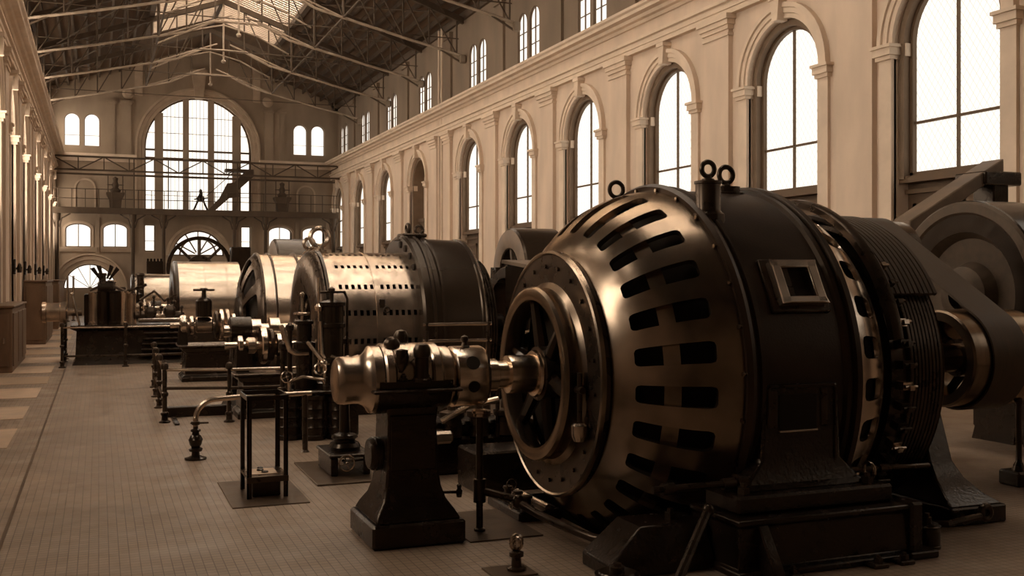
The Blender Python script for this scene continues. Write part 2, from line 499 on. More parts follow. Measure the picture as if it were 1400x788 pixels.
# side walls
def side_wall(name, M, label, win_label, glass):
    B = MB(); U = MB()
    for i, c in enumerate(BAYS):
        a0, a1 = EDGE[i], EDGE[i + 1]
        opening(B, M, a0, a1, 0, 8.45, c, HW, 0.0, ZS, HW, 0.95)
    wall = tag(B.build(name, 'plaster', None, smooth=30), label, 'wall', kind='structure')
    up = 0.33
    for i, c in enumerate(BAYS):
        a0, a1 = EDGE[i], EDGE[i + 1]
        def M2(a, b, d): return M(a, b, d + up)
        opening(U, M2, a0, c, 9.3, EAVE + .3, c - 0.56, 0.44, 9.95, 11.35, 0.44, 0.14, 12)
        opening(U, M2, c, a1, 9.3, EAVE + .3, c + 0.56, 0.44, 9.95, 11.35, 0.44, 0.14, 12)
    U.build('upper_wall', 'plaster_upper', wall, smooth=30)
    for i, c in enumerate(BAYS):
        # archivolt, keystone, jamb strips with imposts
        B = MB()
        arch_sweep(B, M, c, HW, ZS, HW, [(0, 0.05), (0, -0.05), (0.10, -0.05), (0.11, -0.085), (0.22, -0.085), (0.23, -0.13), (ARC, -0.13), (ARC, 0.05)])
        B.build('archivolt', 'stone_trim', wall)
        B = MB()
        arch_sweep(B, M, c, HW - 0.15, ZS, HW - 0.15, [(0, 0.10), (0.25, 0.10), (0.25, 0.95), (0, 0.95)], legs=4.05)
        B.build('inner_arch', 'lining_brown', wall)
        B = MB()
        B.prism([(c - .10, ZS + HW - .06), (c + .10, ZS + HW - .06), (c + .16, ZS + HW + .48), (c - .16, ZS + HW + .48)], M, -0.22, 0.05)
        mbox(B, M, c - .19, c + .19, ZS + HW + .40, ZS + HW + .50, -0.25, 0.05)
        B.build('keystone', 'stone_trim', wall)
        for s in (-1, 1):
            B = MB(); a = c + s * HW
            mbox(B, M, a, a + s * ARC, 0, ZS - .28, -0.07, 0.05)
            B.build('jamb_strip', 'stone_trim', wall)
            B = MB()
            mbox(B, M, a - s * .03, a + s * (ARC + .05), ZS - .28, ZS - .20, -0.12, 0.3)
            mbox(B, M, a - s * .06, a + s * (ARC + .08), ZS - .20, ZS - .06, -0.16, 0.3)
            mbox(B, M, a - s * .09, a + s * (ARC + .11), ZS - .06, ZS, -0.20, 0.3)
            mbox(B, M, a - s * .18, a - s * .03, ZS - .24, ZS, 0.12, 0.3)
            B.build('impost', 'stone_trim', wall)
            if i == 9 and name == 'wall_right': continue
        if name == 'wall_left' and i < 2:                          # unseen bays closed with added panels to keep window light off the foreground
            B = MB(); mbox(B, M, c - HW, c + HW, 0, ZS + HW, 0.30, 0.42); B.build('blind_panel', 'plaster', wall)
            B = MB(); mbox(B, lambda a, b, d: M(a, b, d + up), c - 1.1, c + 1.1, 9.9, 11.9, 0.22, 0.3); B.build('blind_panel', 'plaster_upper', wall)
            continue
        if not (i == 9 and name == 'wall_right'):
            window(M, [(c, HW - .15, 4.1, ZS, HW - .15)], 0.34, win_label % ORD[i], glass, vs=(0,), hs=(5.1,), fw=0.075, bw=0.05)
            B = MB()                                             # timber panelling and sill below the glass
            mbox(B, M, c - HW, c + HW, 0, 4.1, 0.34, 0.46)
            panel = B.build('window_panelling', 'wood_panel', wall)
            B = MB()
            mbox(B, M, c - HW, c + HW, 3.98, 4.1, 0.12, 0.34); mbox(B, M, c - HW, c + HW, 3.78, 3.86, 0.26, 0.34)
            for k in (-1, 1):
                for z0 in (0.2, 2.0):
                    for e in (0.08, 1.02): mbox(B, M, c + k * e, c + k * (e + .1), z0, z0 + 1.6, 0.305, 0.34)
                    for e in (0, 1.5): mbox(B, M, c + k * .08, c + k * 1.12, z0 + e, z0 + e + .1, 0.305, 0.34)
            B.build('panel_moulding', 'wood_frame', panel)
        window(lambda a, b, d: M(a, b, d + up), [(c - .56, .44, 9.95, 11.35, .44), (c + .56, .44, 9.95, 11.35, .44)], 0.08,
               (win_label % ORD[i]).replace('tall arched window', 'paired round-headed clerestory window'), 'glass_upper' if glass == 'glass_side' else 'glass_left_high', vs=(0,), hs=(10.5, 11.05), fw=0.04, bw=0.022, fd=0.05)
    # pilasters on the piers
    for i, e in enumerate(EDGE[1:-1]):
        cs = [(e, 0.52)] if i != 8 else [(e - 0.95, 0.45), (e + 0.95, 0.45)]
        for a, h in cs:
            B = MB()
            mbox(B, M, a - h, a + h, 0, 8.1, -0.12, 0.02)
            mbox(B, M, a - h - .05, a + h + .05, 0, 0.5, -0.18, 0.02)
            pil = B.build('pilaster', 'plaster', wall)
            B = MB()
            for z0, z1, k in ((7.93, 8.0, .04), (8.08, 8.18, .05), (8.18, 8.30, .10), (8.30, 8.42, .15)):
                mbox(B, M, a - h - k, a + h + k, z0, z1, -0.12 - k, 0.02)
            B.build('capital', 'stone_trim', pil)
        # clerestory pilaster
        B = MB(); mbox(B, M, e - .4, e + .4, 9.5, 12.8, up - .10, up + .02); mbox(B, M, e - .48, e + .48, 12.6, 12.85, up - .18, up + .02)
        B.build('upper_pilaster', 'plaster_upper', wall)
    if name == 'wall_right':                                       # pair of conduits down the double pier
        for a in (43.0, 43.4):
            B = MB(); B.tube([M(a, 0.3, -.09), M(a, 13, -.09 if False else -.09)], 0.05, 8)
            B.build('downpipe', 'stone_trim', wall)
    # entablature
    B = MB()
    moulding(B, M, Y0, D, [(8.42, 0.05), (8.42, -.15), (8.54, -.15), (8.55, -.18), (8.68, -.18), (8.70, -.25), (8.78, -.25), (8.78, 0.05)])
    B.build('architrave', 'stone_trim', wall)
    B = MB(); moulding(B, M, Y0, D, [(8.78, 0.05), (8.78, -.10), (9.14, -.10), (9.14, 0.05)])
    B.build('frieze', 'plaster', wall)
    B = MB()
    moulding(B, M, Y0, D, [(9.14, 0.33), (9.14, -.16), (9.22, -.20), (9.24, -.30), (9.32, -.34), (9.34, -.50), (9.42, -.52), (9.46, -.58), (9.53, -.60), (9.55, .33)])
    B.build('cornice', 'stone_trim', wall)
    B = MB()
    moulding(B, M, Y0, D, [(13.0, up + .05), (13.0, up - .12), (13.12, up - .2), (13.25, up - .2), (13.25, up + .05)])
    B.build('wall_plate', 'roof_iron', wall)
    return wall
WR = side_wall('wall_right', MR, 'long pale right wall of round arches, pilasters and heavy cornice', '%s tall arched window of the right wall counted from the near end', 'glass_side')
WL_ = side_wall('wall_left', ML, 'long left wall of round arches and pilasters seen edge on', '%s tall arched window of the left wall counted from the near end', 'glass_left')

# blind arch with the doorway in the right wall (tenth bay)
c = BAYS[9]
B = MB()
mbox(B, MR, c - HW, c + HW, 4.9, 8.0, 0.62, 0.72); B.build('blind_panel', 'plaster', WR)
B = MB()
mbox(B, MR, c - HW, c + HW, 4.55, 4.95, 0.40, 0.72); mbox(B, MR, c - HW, c + HW, 4.86, 5.02, 0.32, 0.72); B.build('door_lintel', 'wood_frame', WR)
dr = thing('door_1', MR(c, 0, .7), 'dark timber doorway with a glazed strip under the blind arch of the right wall', 'door', kind='structure')
B = MB(); mbox(B, MR, c - HW, c + HW, 0, 4.55, 0.60, 0.68); B.build('door_leaf', 'wood_panel', dr)
B = MB(); mbox(B, MR, c - 1.05, c - .55, 2.7, 4.4, 0.585, 0.60); B.build('pane', 'glass_upper', dr)
B = MB()
for a in (c - 1.15, c - .5, c + .2, c + 1.05): mbox(B, MR, a, a + .1, 0, 4.5, 0.53, 0.60)
B.build('door_frame', 'wood_frame', dr)

# ------------------------------------------------------------------ end wall
B = MB()
plain(B, ME, 1.9, 9.5, 0, 3.5)
opening(B, ME, -2.8, 1.9, 0, 3.5, -0.48, 1.45, 1.55, 1.56, 1.45, 0.6)
opening(B, ME, 9.5, 14.3, 0, 3.5, 11.84, 1.45, 1.55, 1.56, 1.45, 0.6)
cells = [(-2.8, -.1, -1.115, .70, 4.02, 5.05, .35), (-.1, 2.0, .915, .69, 4.02, 5.08, .35), (2.0, 3.6, 2.85, .30, 3.80, 5.40, 0), (3.6, 7.72, 5.66, 1.53, 3.54, 3.56, 1.53),
         (7.72, 9.5, 8.50, .29, 3.82, 5.38, 0), (9.5, 11.66, 10.6, .70, 4.05, 5.05, .35), (11.66, 14.3, 12.68, .68, 4.07, 5.05, .35)]
for a0, a1, c, hw, zb, zs, rise in cells: opening(B, ME, a0, a1, 3.5, 6.0, c, hw, zb, zs, rise, 0.5)
plain(B, ME, -2.8, 2.2, 6.0, 9.3); plain(B, ME, 9.16, 14.3, 6.0, 9.3)
for a0, a1, c in ((-2.8, -.91, -1.45), (-.91, 2.2, -.37), (9.16, 12.41, 11.85), (12.41, 14.3, 12.97)):
    opening(B, ME, a0, a1, 9.3, 14.3, c, .42, 9.97, 11.46, .42, 0.4)
opening(B, ME, 2.2, 9.16, 6.0, 14.3, 5.68, 3.12, 6.25, 10.1, 3.1, 0.75, 36)
B.quad(ME(-2.8, 14.3, 0), ME(14.3, 14.3, 0), ME(12.6, 14.3, 0), ME(XC, RIDGE + .4, 0), ME(-1.1, 14.3, 0))
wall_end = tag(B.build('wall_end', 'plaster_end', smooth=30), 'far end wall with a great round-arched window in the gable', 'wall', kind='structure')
def pilas(M, wall, a0, a1, z0, z1, p, m, cap=True):
    B = MB(); mbox(B, M, a0, a1, z0, z1, -p, .02); o = B.build('pilaster', m, wall)
    if cap:
        B = MB(); mbox(B, M, a0 - .06, a1 + .06, z1 - .1, z1, -p - .06, .02); mbox(B, M, a0 - .11, a1 + .11, z1, z1 + .14, -p - .11, .02); B.build('capital', m, o)
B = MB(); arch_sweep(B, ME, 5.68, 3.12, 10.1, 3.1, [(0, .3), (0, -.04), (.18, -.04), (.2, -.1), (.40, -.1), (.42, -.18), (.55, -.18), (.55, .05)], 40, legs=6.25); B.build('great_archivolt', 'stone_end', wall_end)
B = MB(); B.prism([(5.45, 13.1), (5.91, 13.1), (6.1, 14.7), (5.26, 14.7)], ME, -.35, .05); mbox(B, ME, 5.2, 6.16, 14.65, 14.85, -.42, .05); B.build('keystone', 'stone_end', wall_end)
for a in (1.25, 9.6): pilas(ME, wall_end, a, a + .55, 9.5, 12.6, .12, 'plaster_end')
for a in (.55, 10.55): pilas(ME, wall_end, a, a + .35, 9.5, 12.6, .06, 'plaster_end')
for a in (2.0, 8.9):
    B = MB(); mbox(B, ME, a, a + .45, 13.1, 15.6, -.10, .02); B.build('gable_strip', 'stone_end', wall_end)
for a in (1.35, 9.55):
    B = MB(); B.lathe([(-.12, .0), (-.12, .22), (-.05, .32), (.02, .34)], (a + .28, D, 13.2), 'Y', 20); B.build('roundel', 'stone_end', wall_end)
for a0, a1 in ((L, 2.1), (9.26, R)):
    B = MB(); moulding(B, ME, a0, a1, [(9.08, .05), (9.08, -.12), (9.2, -.2), (9.24, -.38), (9.42, -.45), (9.5, -.45), (9.52, .05)]); B.build('cornice', 'stone_trim', wall_end)
for c, z0 in ((-.75, 6.3), (12.2, 6.3)):
    B = MB(); arch_sweep(B, ME, c, .5, 7.45, .5, [(0, .02), (0, -.07), (.1, -.07), (.1, .02)], 16, legs=z0); B.build('blind_niche', 'stone_end', wall_end)
for c, r in ((-.48, 1.45), (11.84, 1.45)):
    B = MB(); arch_sweep(B, ME, c, r, 1.56, r, [(0, .2), (0, -.05), (.25, -.05), (.26, -.12), (.5, -.12), (.52, -.2), (.62, -.2), (.62, .05)], 28, legs=0); B.build('archivolt', 'stone_end', wall_end)
B = MB(); arch_sweep(B, ME, 5.66, 1.53, 3.56, 1.53, [(0, .2), (0, -.05), (.18, -.05), (.2, -.12), (.36, -.12), (.36, .05)], 28); B.build('archivolt', 'stone_end', wall_end)
for a in (-2.35, -.22, 1.72, 2.25, 3.3, 7.65, 8.85, 9.5, 11.5, 13.45): pilas(ME, wall_end, a, a + .26, 3.6, 5.7, .09, 'plaster_end', False)
for a0, a1 in ((-2.4, -.1), (.1, 1.9), (9.6, 11.5), (11.7, 13.9)):
    B = MB(); moulding(B, ME, a0, a1, [(3.72, .02), (3.72, -.1), (3.95, -.22), (4.0, -.22), (4.0, .02)]); B.build('sill', 'stone_end', wall_end)
for a0, a1, c, hw, zb, zs, rise in cells:
    if rise == .35:
        B = MB(); arch_sweep(B, ME, c, hw, zs, rise, [(0, .3), (0, -.06), (.14, -.06), (.14, .02)], 16, legs=zb); B.build('window_surround', 'stone_end', wall_end)
# end windows
nm = ['leftmost segmental window under the gallery', 'second segmental window from the left under the gallery', 'narrow upright window left of the middle lunette', None,
      'narrow upright window right of the middle lunette', 'third segmental window from the left under the gallery', 'rightmost segmental window under the gallery']
for (a0, a1, c, hw, zb, zs, rise), t in zip(cells, nm):
    if t: window(ME, [(c, hw, zb, zs, rise)], .38, t, 'glass_end', vs=(0,) if rise else (), hs=() if rise else (zb + .62,), fw=.05, bw=.05 if rise else .03)
for c, t in ((-.48, 'half-round lunette at the left foot of the end wall'), (11.84, 'half-round lunette at the right foot of the end wall')):
    w = window(ME, [(c, 1.45, 1.55, 1.56, 1.45)], .45, t, 'glass_end', vs=(0,), fw=.06, bw=.04)
    for k in (35, 62, 118, 145):
        t_ = radians(k); B = MB(); B.tube([ME(c, 1.58, .40), ME(c + 1.4 * cos(t_), 1.56 + 1.4 * sin(t_), .40)], .02, 6); B.build('radial_bar', 'wood_frame', w)
w = window(ME, [(5.66, 1.53, 3.54, 3.56, 1.53)], .4, 'fan-barred lunette in the middle of the end wall below the gallery', 'glass_end', vs=(0,), fw=.08, bw=.06)
B = MB(); arch_sweep(B, ME, 5.66, 1.02, 3.56, 1.02, [(0, .3), (.1, .3), (.1, .42), (0, .42)], 24); B.build('fan_ring', 'wood_frame', w)
for k in (30, 60, 120, 150):
    t_ = radians(k); B = MB(); B.tube([ME(5.66 + .2 * cos(t_), 3.58 + .2 * sin(t_), .35), ME(5.66 + 1.5 * cos(t_), 3.56 + 1.5 * sin(t_), .35)], .045, 6); B.build('radial_bar', 'wood_frame', w)
for cc, t in (((-1.45, -.37), 'round-headed window pair high on the end wall left of the great arch'), ((11.85, 12.97), 'round-headed window pair high on the end wall right of the great arch')):
    window(ME, [(q, .42, 9.97, 11.46, .42) for q in cc], .25, t, 'glass_end', vs=(), hs=(10.6,), fw=.03, bw=.02)
gw = window(ME, [(5.68, 3.12, 6.25, 10.1, 3.1)], .45, 'great round-arched gable window divided by four stone piers', 'glass_end', vs=(), hs=(7.2, 8.4, 9.45, 9.95, 11.0, 12.0), fw=.08, bw=.03)
for a0, a1 in ((3.14, 3.62), (4.77, 5.11), (6.24, 6.6), (7.7, 8.2)):
    c = (a0 + a1) / 2; h = 10.1 + 3.1 * sqrt(1 - ((c - 5.68) / 3.12) ** 2)
    B = MB(); mbox(B, ME, a0, a1, 6.25, h - .02, .12, .5); B.build('pier', 'plaster_end', gw)
B = MB(); mbox(B, ME, 2.56, 8.8, 9.38, 9.5, .2, .44); mbox(B, ME, 2.56, 8.8, 9.9, 10.0, .2, .44); B.build('transom_beam', 'wood_frame', gw)
for a0, a1 in ((3.62, 4.77), (5.11, 6.24), (6.6, 7.7)):
    for k in (1, 2, 3, 4):
        a = a0 + (a1 - a0) * k / 5; h = 10.1 + 3.1 * sqrt(1 - ((a - 5.68) / 3.12) ** 2)
        B = MB(); mbox(B, ME, a - .011, a + .011, 6.3, h - .1, .41, .44); B.build('glazing_bar', 'wood_frame', gw)

# unseen wall behind the camera, left windowless to keep the foreground dark
B = MB(); plain(B, MK, L - 1, R + 1, 0, 14.0)
B.quad(MK(-3.2, 14, 0), MK(14.6, 14, 0), MK(12.8, 14, 0), MK(XC, RIDGE + .4, 0), MK(-1.4, 14, 0))
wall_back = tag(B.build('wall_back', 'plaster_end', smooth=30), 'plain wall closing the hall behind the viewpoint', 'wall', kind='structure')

# ------------------------------------------------------------------ roof
def rz(x):
    return RIDGE - (RIDGE - EAVE) * abs(x - XC) / (R - XC + .3)
SKX, SKY0, SKY1 = 3.35, 8.0, 58.0
B = MB()
xl, xr = XC - SKX, XC + SKX
for a, b in ((L - .8, xl), (xr, R + .8)): B.quad((a, Y0, rz(a)), (b, Y0, rz(b)), (b, D, rz(b)), (a, D, rz(a)))
for a, b in ((xl, XC), (XC, xr)):
    for y0, y1 in ((Y0, SKY0), (SKY1, D)): B.quad((a, y0, rz(a)), (b, y0, rz(b)), (b, y1, rz(b)), (a, y1, rz(a)))
ceiling = tag(B.build('ceiling', 'roof_board', smooth=0), 'dark boarded pitched roof on iron trusses with a long ridge skylight', 'roof', kind='structure')
# skylight curb, glazing bars and panes
for a in (xl, xr):
    B = MB(); B.box(a - .12, a + .12, SKY0, SKY1, rz(a) - .32, rz(a) + .05); B.build('skylight_curb', 'roof_iron', ceiling)
N = 10
for s in (-1, 1):
    for k in range(N):
        y0 = SKY0 + (SKY1 - SKY0) * k / N; y1 = SKY0 + (SKY1 - SKY0) * (k + 1) / N
        B = MB()
        a, b = XC + s * SKX, XC
        B.prism([(a, rz(a) + .02), (b, rz(b) + .02), (b, rz(b) + .04), (a, rz(a) + .04)], lambda u, w, d: (u, d, w), y0 + .05, y1 - .05)
        B.build('skylight_pane', 'glass_sky', ceiling, smooth=0)
SLATS = 150
for s in (-1, 1):
    o0 = None
    for k in range(SLATS):
        y = SKY0 + .15 + (SKY1 - SKY0 - .3) * k / (SLATS - 1)
        if o0 is None:
            B = MB(); a, b = XC + s * (SKX - .05), XC + s * .1
            B.prism([(a, rz(a) - .12), (b, rz(b) - .12), (b, rz(b) - .10), (a, rz(a) - .10)], lambda u, w, d: (u, d, w), y - .125, y + .14)
            o0 = B.build('skylight_slat', 'roof_iron_pale', ceiling, smooth=0)
        else: share(o0, 'skylight_slat', ceiling, (0, y - (SKY0 + .15), 0))
B = MB(); B.box(XC - .1, XC + .1, SKY0, D, RIDGE - .35, RIDGE - .02); B.build('ridge_beam', 'roof_iron', ceiling)
# purlins
for s in (-1, 1):
    for k in range(1, 9):
        x = XC + s * (SKX + .1 + (R - XC - SKX) * k / 8.6) if k else 0
        B = MB(); B.box(x - .05, x + .05, Y0, D, rz(x) - .24, rz(x) - .02); B.build('purlin', 'roof_iron', ceiling)
# trusses
def truss(y):
    h = .09
    pts_b = [(L - .2, 11.45), (-.1, 12.0), (2.45, 12.6), (3.5, 12.85), (4.7, 13.42), (XC, 13.45), (6.77, 13.42), (7.97, 12.85), (9.02, 12.6), (11.57, 12.0), (R + .2, 11.45)]
    B = MB(); B.tube([(a, y, z) for a, z in pts_b], .055, 6); tr = B.build('truss', 'roof_iron_pale', ceiling)
    for s in (-1, 1):
        B = MB(); a, b = XC + s * (R - XC + .2), XC
        B.prism([(a, rz(a) - .55), (b, rz(b) - .55), (b, rz(b) - .3), (a, rz(a) - .3)], lambda u, w, d: (u, d, w), y - .09, y + .09); B.build('rafter', 'roof_iron', tr)
        x_ = [XC + s * t for t in (8.1, 6.9, 5.8, 4.6, 3.35, 2.2, 1.0)]
        low = [11.5, 11.75, 12.03, 12.3, 12.58, 12.86, 13.42]
        for i, x in enumerate(x_):
            B = MB(); B.tube([(x, y, rz(x) - .4), (x, y, low[i])], .035 if i != 4 else .07, 6); B.build('strut', 'roof_iron', tr)
            if i + 1 < len(x_):
                B = MB(); B.tube([(x, y, low[i]), (x_[i + 1], y, rz(x_[i + 1]) - .45)], .03, 6); B.build('brace', 'roof_iron', tr)
        B = MB(); B.tube([(XC + s * 3.3, y, 12.6), (XC + s * .3, y, 13.75)], .04, 6); B.build('brace', 'roof_iron_pale', tr)
        B = MB(); B.tube([(XC + s * 3.2, y, 13.5), (XC + s * 1.6, y, 14.3), (XC, y, 14.7)], .04, 6); B.build('brace', 'roof_iron_pale', tr)
        B = MB(); B.box(XC + s * (R - XC + .32), XC + s * (R - XC + .02), y - .12, y + .12, 11.15, 11.5, .05); B.build('corbel', 'plaster_upper', tr)
        B = MB(); B.tube([(XC + s * 8.25, y, 11.2), (XC + s * 7.3, y, 11.7)], .04, 6); B.build('brace', 'roof_iron', tr)
    B = MB(); B.tube([(XC, y, RIDGE - .4), (XC, y, 12.95)], .045, 6); B.sphere((XC, y, 12.9), .12, 10, 6, .8); B.build('king_post', 'roof_iron_pale', tr)
    B = MB(); B.tube([(L, y, 12.15), (R, y, 12.15)], .022, 5); B.build('tie_rod', 'roof_iron', tr)
for y in (1.5, 7.5, 13.0, 18.5, 24.0, 29.5, 35.0, 41.0, 47.0, 53.0, 59.5): truss(y)
# long bracing members between the trusses
for s in (-1, 1):
    for y0, y1 in ((18.5, 24), (24, 29.5), (29.5, 35), (35, 41), (41, 47), (47, 53), (53, 59.5)):
        for k, (xa, xb) in enumerate(((7.6, 3.6), (3.6, 7.6))):
            a, b = XC + s * xa, XC + s * xb
            B = MB(); B.tube([(a, y0, rz(a) - .42 - .06 * k), (b, y1, rz(b) - .42 - .06 * k)], .035, 5); B.build('wind_brace', 'roof_iron', ceiling)
    x = XC + s * 3.35
    B = MB(); B.tube([(x, 1.5, 12.62), (x, 59.5, 12.62)], .045, 6); B.build('longitudinal_tie', 'roof_iron', ceiling)


# ------------------------------------------------------------------ machine helpers
def bez(p0, p1, p2, p3):
    def f(t):
        a, b, c, d = (1 - t) ** 3, 3 * t * (1 - t) ** 2, 3 * t * t * (1 - t), t ** 3
        return (a * p0[0] + b * p1[0] + c * p2[0] + d * p3[0], a * p0[1] + b * p1[1] + c * p2[1] + d * p3[1])
    return f
def slotted(fn, o, n, s0, s1, w, rp, rs, K=8, rot=0.0):
    """shell of revolution about X through o with n rounded slots; fn(s) -> (x, r)"""
    B = MB()
    def pt(k, p, s):
        x, r = fn(s); t = rot + (k + p) * 2 * pi / n
        return (o[0] + x, o[1] + r * cos(t), o[2] + r * sin(t))
    S0, S1 = s0 - 0.07, s1 + 0.07
    e = w - rp
    inner, outer = [], []
    for i in range(K + 1):
        s = s0 + rs + (s1 - s0 - 2 * rs) * i / K; inner.append((w, s)); outer.append((.5, s))
    inner.append((w - rp * .3, s1 - rs * .3)); outer.append((.5, S1))
    for p in (e, 0, -e): inner.append((p, s1)); outer.append((p * .5 / w * .8, S1))
    inner.append((-w + rp * .3, s1 - rs * .3)); outer.append((-.5, S1))
    for i in range(K + 1):
        s = s1 - rs - (s1 - s0 - 2 * rs) * i / K; inner.append((-w, s)); outer.append((-.5, s))
    inner.append((-w + rp * .3, s0 + rs * .3)); outer.append((-.5, S0))
    for p in (-e, 0, e): inner.append((p, s0)); outer.append((p * .5 / w * .8, S0))
    inner.append((w - rp * .3, s0 + rs * .3)); outer.append((.5, S0))
    cols = [-.5, -e * .5 / w * .8, 0, e * .5 / w * .8, .5]
    lo = [S0 * i / 3 for i in range(4)]; hi = [S1 + (1 - S1) * i / 3 for i in range(4)]
    for k in range(n):
        b = len(B.v); m = len(inner)
        B.v += [pt(k, p, s) for p, s in inner] + [pt(k, p, s) for p, s in outer]
        for i in range(m):
            j = (i + 1) % m
            B.f.append((b + i, b + j, b + m + j, b + m + i))
        for rows in (lo, hi):
            for a, c in zip(rows, rows[1:]):
                for p, q in zip(cols, cols[1:]):
                    B.quad(pt(k, p, a), pt(k, q, a), pt(k, q, c), pt(k, p, c))
    return B
def eyebolt(c, R, r, parent, m='dark_metal', ax='Y', base=None):
    """ring standing on the point c"""
    B = MB(); B.torus((c[0], c[1], c[2] + R + r * 1.6), R, r, ax, 24, 8)
    B.lathe([(0, 0), (0, r * 1.9), (r * .8, r * 1.9), (r * 1.2, r * 1.1), (r * 2.2, r * .9), (r * 2.2, 0)], c, 'Z', 12)
    o = B.build('eye_bolt', m, parent)
    if base:
        B = MB(); B.lathe([(-base[1], 0), (-base[1], base[0] * 1.25), (-base[1] * .7, base[0] * 1.25), (-base[1] * .6, base[0]), (0, base[0]), (0, 0)], c, 'Z', 20); B.build('lifting_boss', m, o)
    return o
def hexnut(B, c, r, h, ax='Z'):
    B.lathe([(0, 0), (0, r), (h, r), (h, r * .55), (h * 1.6, r * .5), (h * 1.6, 0)], c, ax, 6)
def handwheel(parent, c, R, ax='Y', m='dark_metal', spokes=4):
    B = MB(); B.torus(c, R, R * .13, ax, 24, 6)
    for k in range(spokes):
        t = pi * k / spokes * 2 + .3
        d = {'Y': (cos(t), 0, sin(t)), 'X': (0, cos(t), sin(t)), 'Z': (cos(t), sin(t), 0)}[ax]
        B.tube([c, tuple(c[i] + d[i] * R for i in range(3))], R * .08, 5)
    B.sphere(c, R * .2, 8, 6)
    return B.build('handwheel', m, parent)

# ------------------------------------------------------------------ foreground generator
GY, GZ = 8.5, 1.35
O = (0, GY, GZ)
gen = thing('generator', (5.2, GY, 0), 'huge black generator with a slotted steel end bell in the right foreground', 'generator')
prof = bez((3.80, 1.05), (3.97, 1.38), (4.28, 1.60), (4.72, 1.655))
slotted(prof, O, 28, 0.22, 0.80, 0.245, 0.10, 0.04, rot=radians(3)).build('end_bell', 'dome_steel', gen, smooth=50, solid=0.05)
B = MB(); B.lathe([prof(t)[0:1] + (prof(t)[1] - .055,) for t in (.46, .49, .52, .55, .58)], O, 'X', 84); B.build('inner_band', 'dome_steel', gen, solid=0.03)
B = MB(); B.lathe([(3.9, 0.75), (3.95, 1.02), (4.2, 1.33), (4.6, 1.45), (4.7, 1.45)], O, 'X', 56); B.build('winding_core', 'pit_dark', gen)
B = MB(); B.lathe([(4.70, 1.60), (4.68, 1.69), (4.72, 1.715), (4.76, 1.70), (4.77, 1.675), (4.80, 1.675), (4.81, 1.70), (4.85, 1.70), (4.87, 1.66), (5.62, 1.66), (5.64, 1.69), (5.67, 1.70), (5.69, 1.675), (5.71, 1.675), (5.72, 1.715), (5.77, 1.715), (5.78, 1.58)], O, 'X', 112)
B.build('stator_frame', 'barrel_iron', gen, smooth=28)
for i in range(28):
    t = radians(3) + 2 * pi * (i + .5) / 28
    if sin(t) > -.5 and cos(t) < .6:
        B = MB(); p = (4.66, GY + 1.66 * cos(t), GZ + 1.66 * sin(t)); B.cyl(p, (4.69, p[1], p[2]), .018, n=6); B.build('bolt', 'dome_steel', gen)
B = MB(); B.lathe([(3.80, 0.78), (3.73, .80), (3.73, 1.07), (3.745, 1.085), (3.80, 1.085), (3.815, 1.05)], O, 'X', 72); B.build('flange_ring', 'dark_metal', gen)
B = MB(); B.lathe([(3.725, 1.055), (3.715, 1.07), (3.725, 1.09), (3.76, 1.095), (3.76, 1.05)], O, 'X', 72); B.build('flange_bead', 'dome_steel', gen)
for i in range(22):
    t = 2 * pi * i / 22 + .1
    B = MB(); B.cyl((3.735, GY + .95 * cos(t), GZ + .95 * sin(t)), (3.71, GY + .95 * cos(t), GZ + .95 * sin(t)), .02, n=6); B.build('bolt', 'dark_metal', gen)
B = MB(); B.lathe([(3.56, .655), (3.545, .70), (3.555, .755), (3.585, .77), (3.62, .755), (3.66, .745), (3.70, .76), (3.735, .82), (3.74, .70), (3.66, .66), (3.60, .65)], O, 'X', 72, loop=True); B.build('hub_ring', 'dome_steel', gen)
for i in range(6):
    t = 2 * pi * i / 6 + .25
    B = MB(); B.tube([(3.70, GY + .14 * cos(t), GZ + .14 * sin(t)), (3.68, GY + .69 * cos(t), GZ + .69 * sin(t))], [.075, .05], 8); B.build('spoke', 'black_paint', gen)  # black here stands for the shade inside the hub ring
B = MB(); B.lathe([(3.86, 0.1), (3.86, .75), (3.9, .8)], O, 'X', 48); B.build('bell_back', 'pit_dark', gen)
B = MB(); B.lathe([(3.62, .12), (3.62, .24), (3.86, .24)], O, 'X', 32); B.build('hub', 'dark_metal', gen)
B = MB(); B.lathe([(2.55, 0), (2.55, .14), (3.22, .14), (3.23, .12), (3.32, .12), (3.33, .165), (3.36, .168), (3.57, .168), (3.575, .20), (3.60, .21), (3.625, .20), (3.63, .15), (9.45, .15), (9.45, 0)], O, 'X', 40); shaft = B.build('shaft', 'bright_steel', gen)
B = MB(); B.lathe([(2.80, .15), (2.795, .235), (2.815, .262), (3.07, .262), (3.10, .245), (3.10, .14)], O, 'X', 48); col_ = B.build('shaft_collar', 'bright_steel', shaft)
for t, r in ((150, .06), (195, .05), (100, .03)):
    q = radians(t); c0 = (2.94, GY + .25 * cos(q), GZ + .25 * sin(q)); c1 = (2.94, GY + .268 * cos(q), GZ + .268 * sin(q))
    B = MB(); B.cyl(c0, c1, r, n=20); B.build('collar_hole', 'pit_dark', shaft)
B = MB(); B.lathe([(0, 0), (0, .03), (.03, .02), (.05, .035), (.08, .03), (.095, 0)], (2.94, GY, GZ + .26), 'Z', 12); B.build('oil_cup', 'dark_metal', shaft)
# oil feed rod under the hub ring
B = MB(); B.tube([(3.66, 7.70, 1.42), (3.66, 7.70, 1.02)], .022, 8); B.tube([(3.66, 7.64, 1.28), (3.66, 7.76, 1.28)], .03, 8); B.build('feed_rod', 'dark_metal', gen)
B = MB(); B.lathe([(0, 0), (0, .05), (.05, .07), (.13, .07), (.15, .05), (.15, 0)], (3.66, 7.70, .86), 'Z', 14); B.build('drip_cup', 'worn_steel', gen)
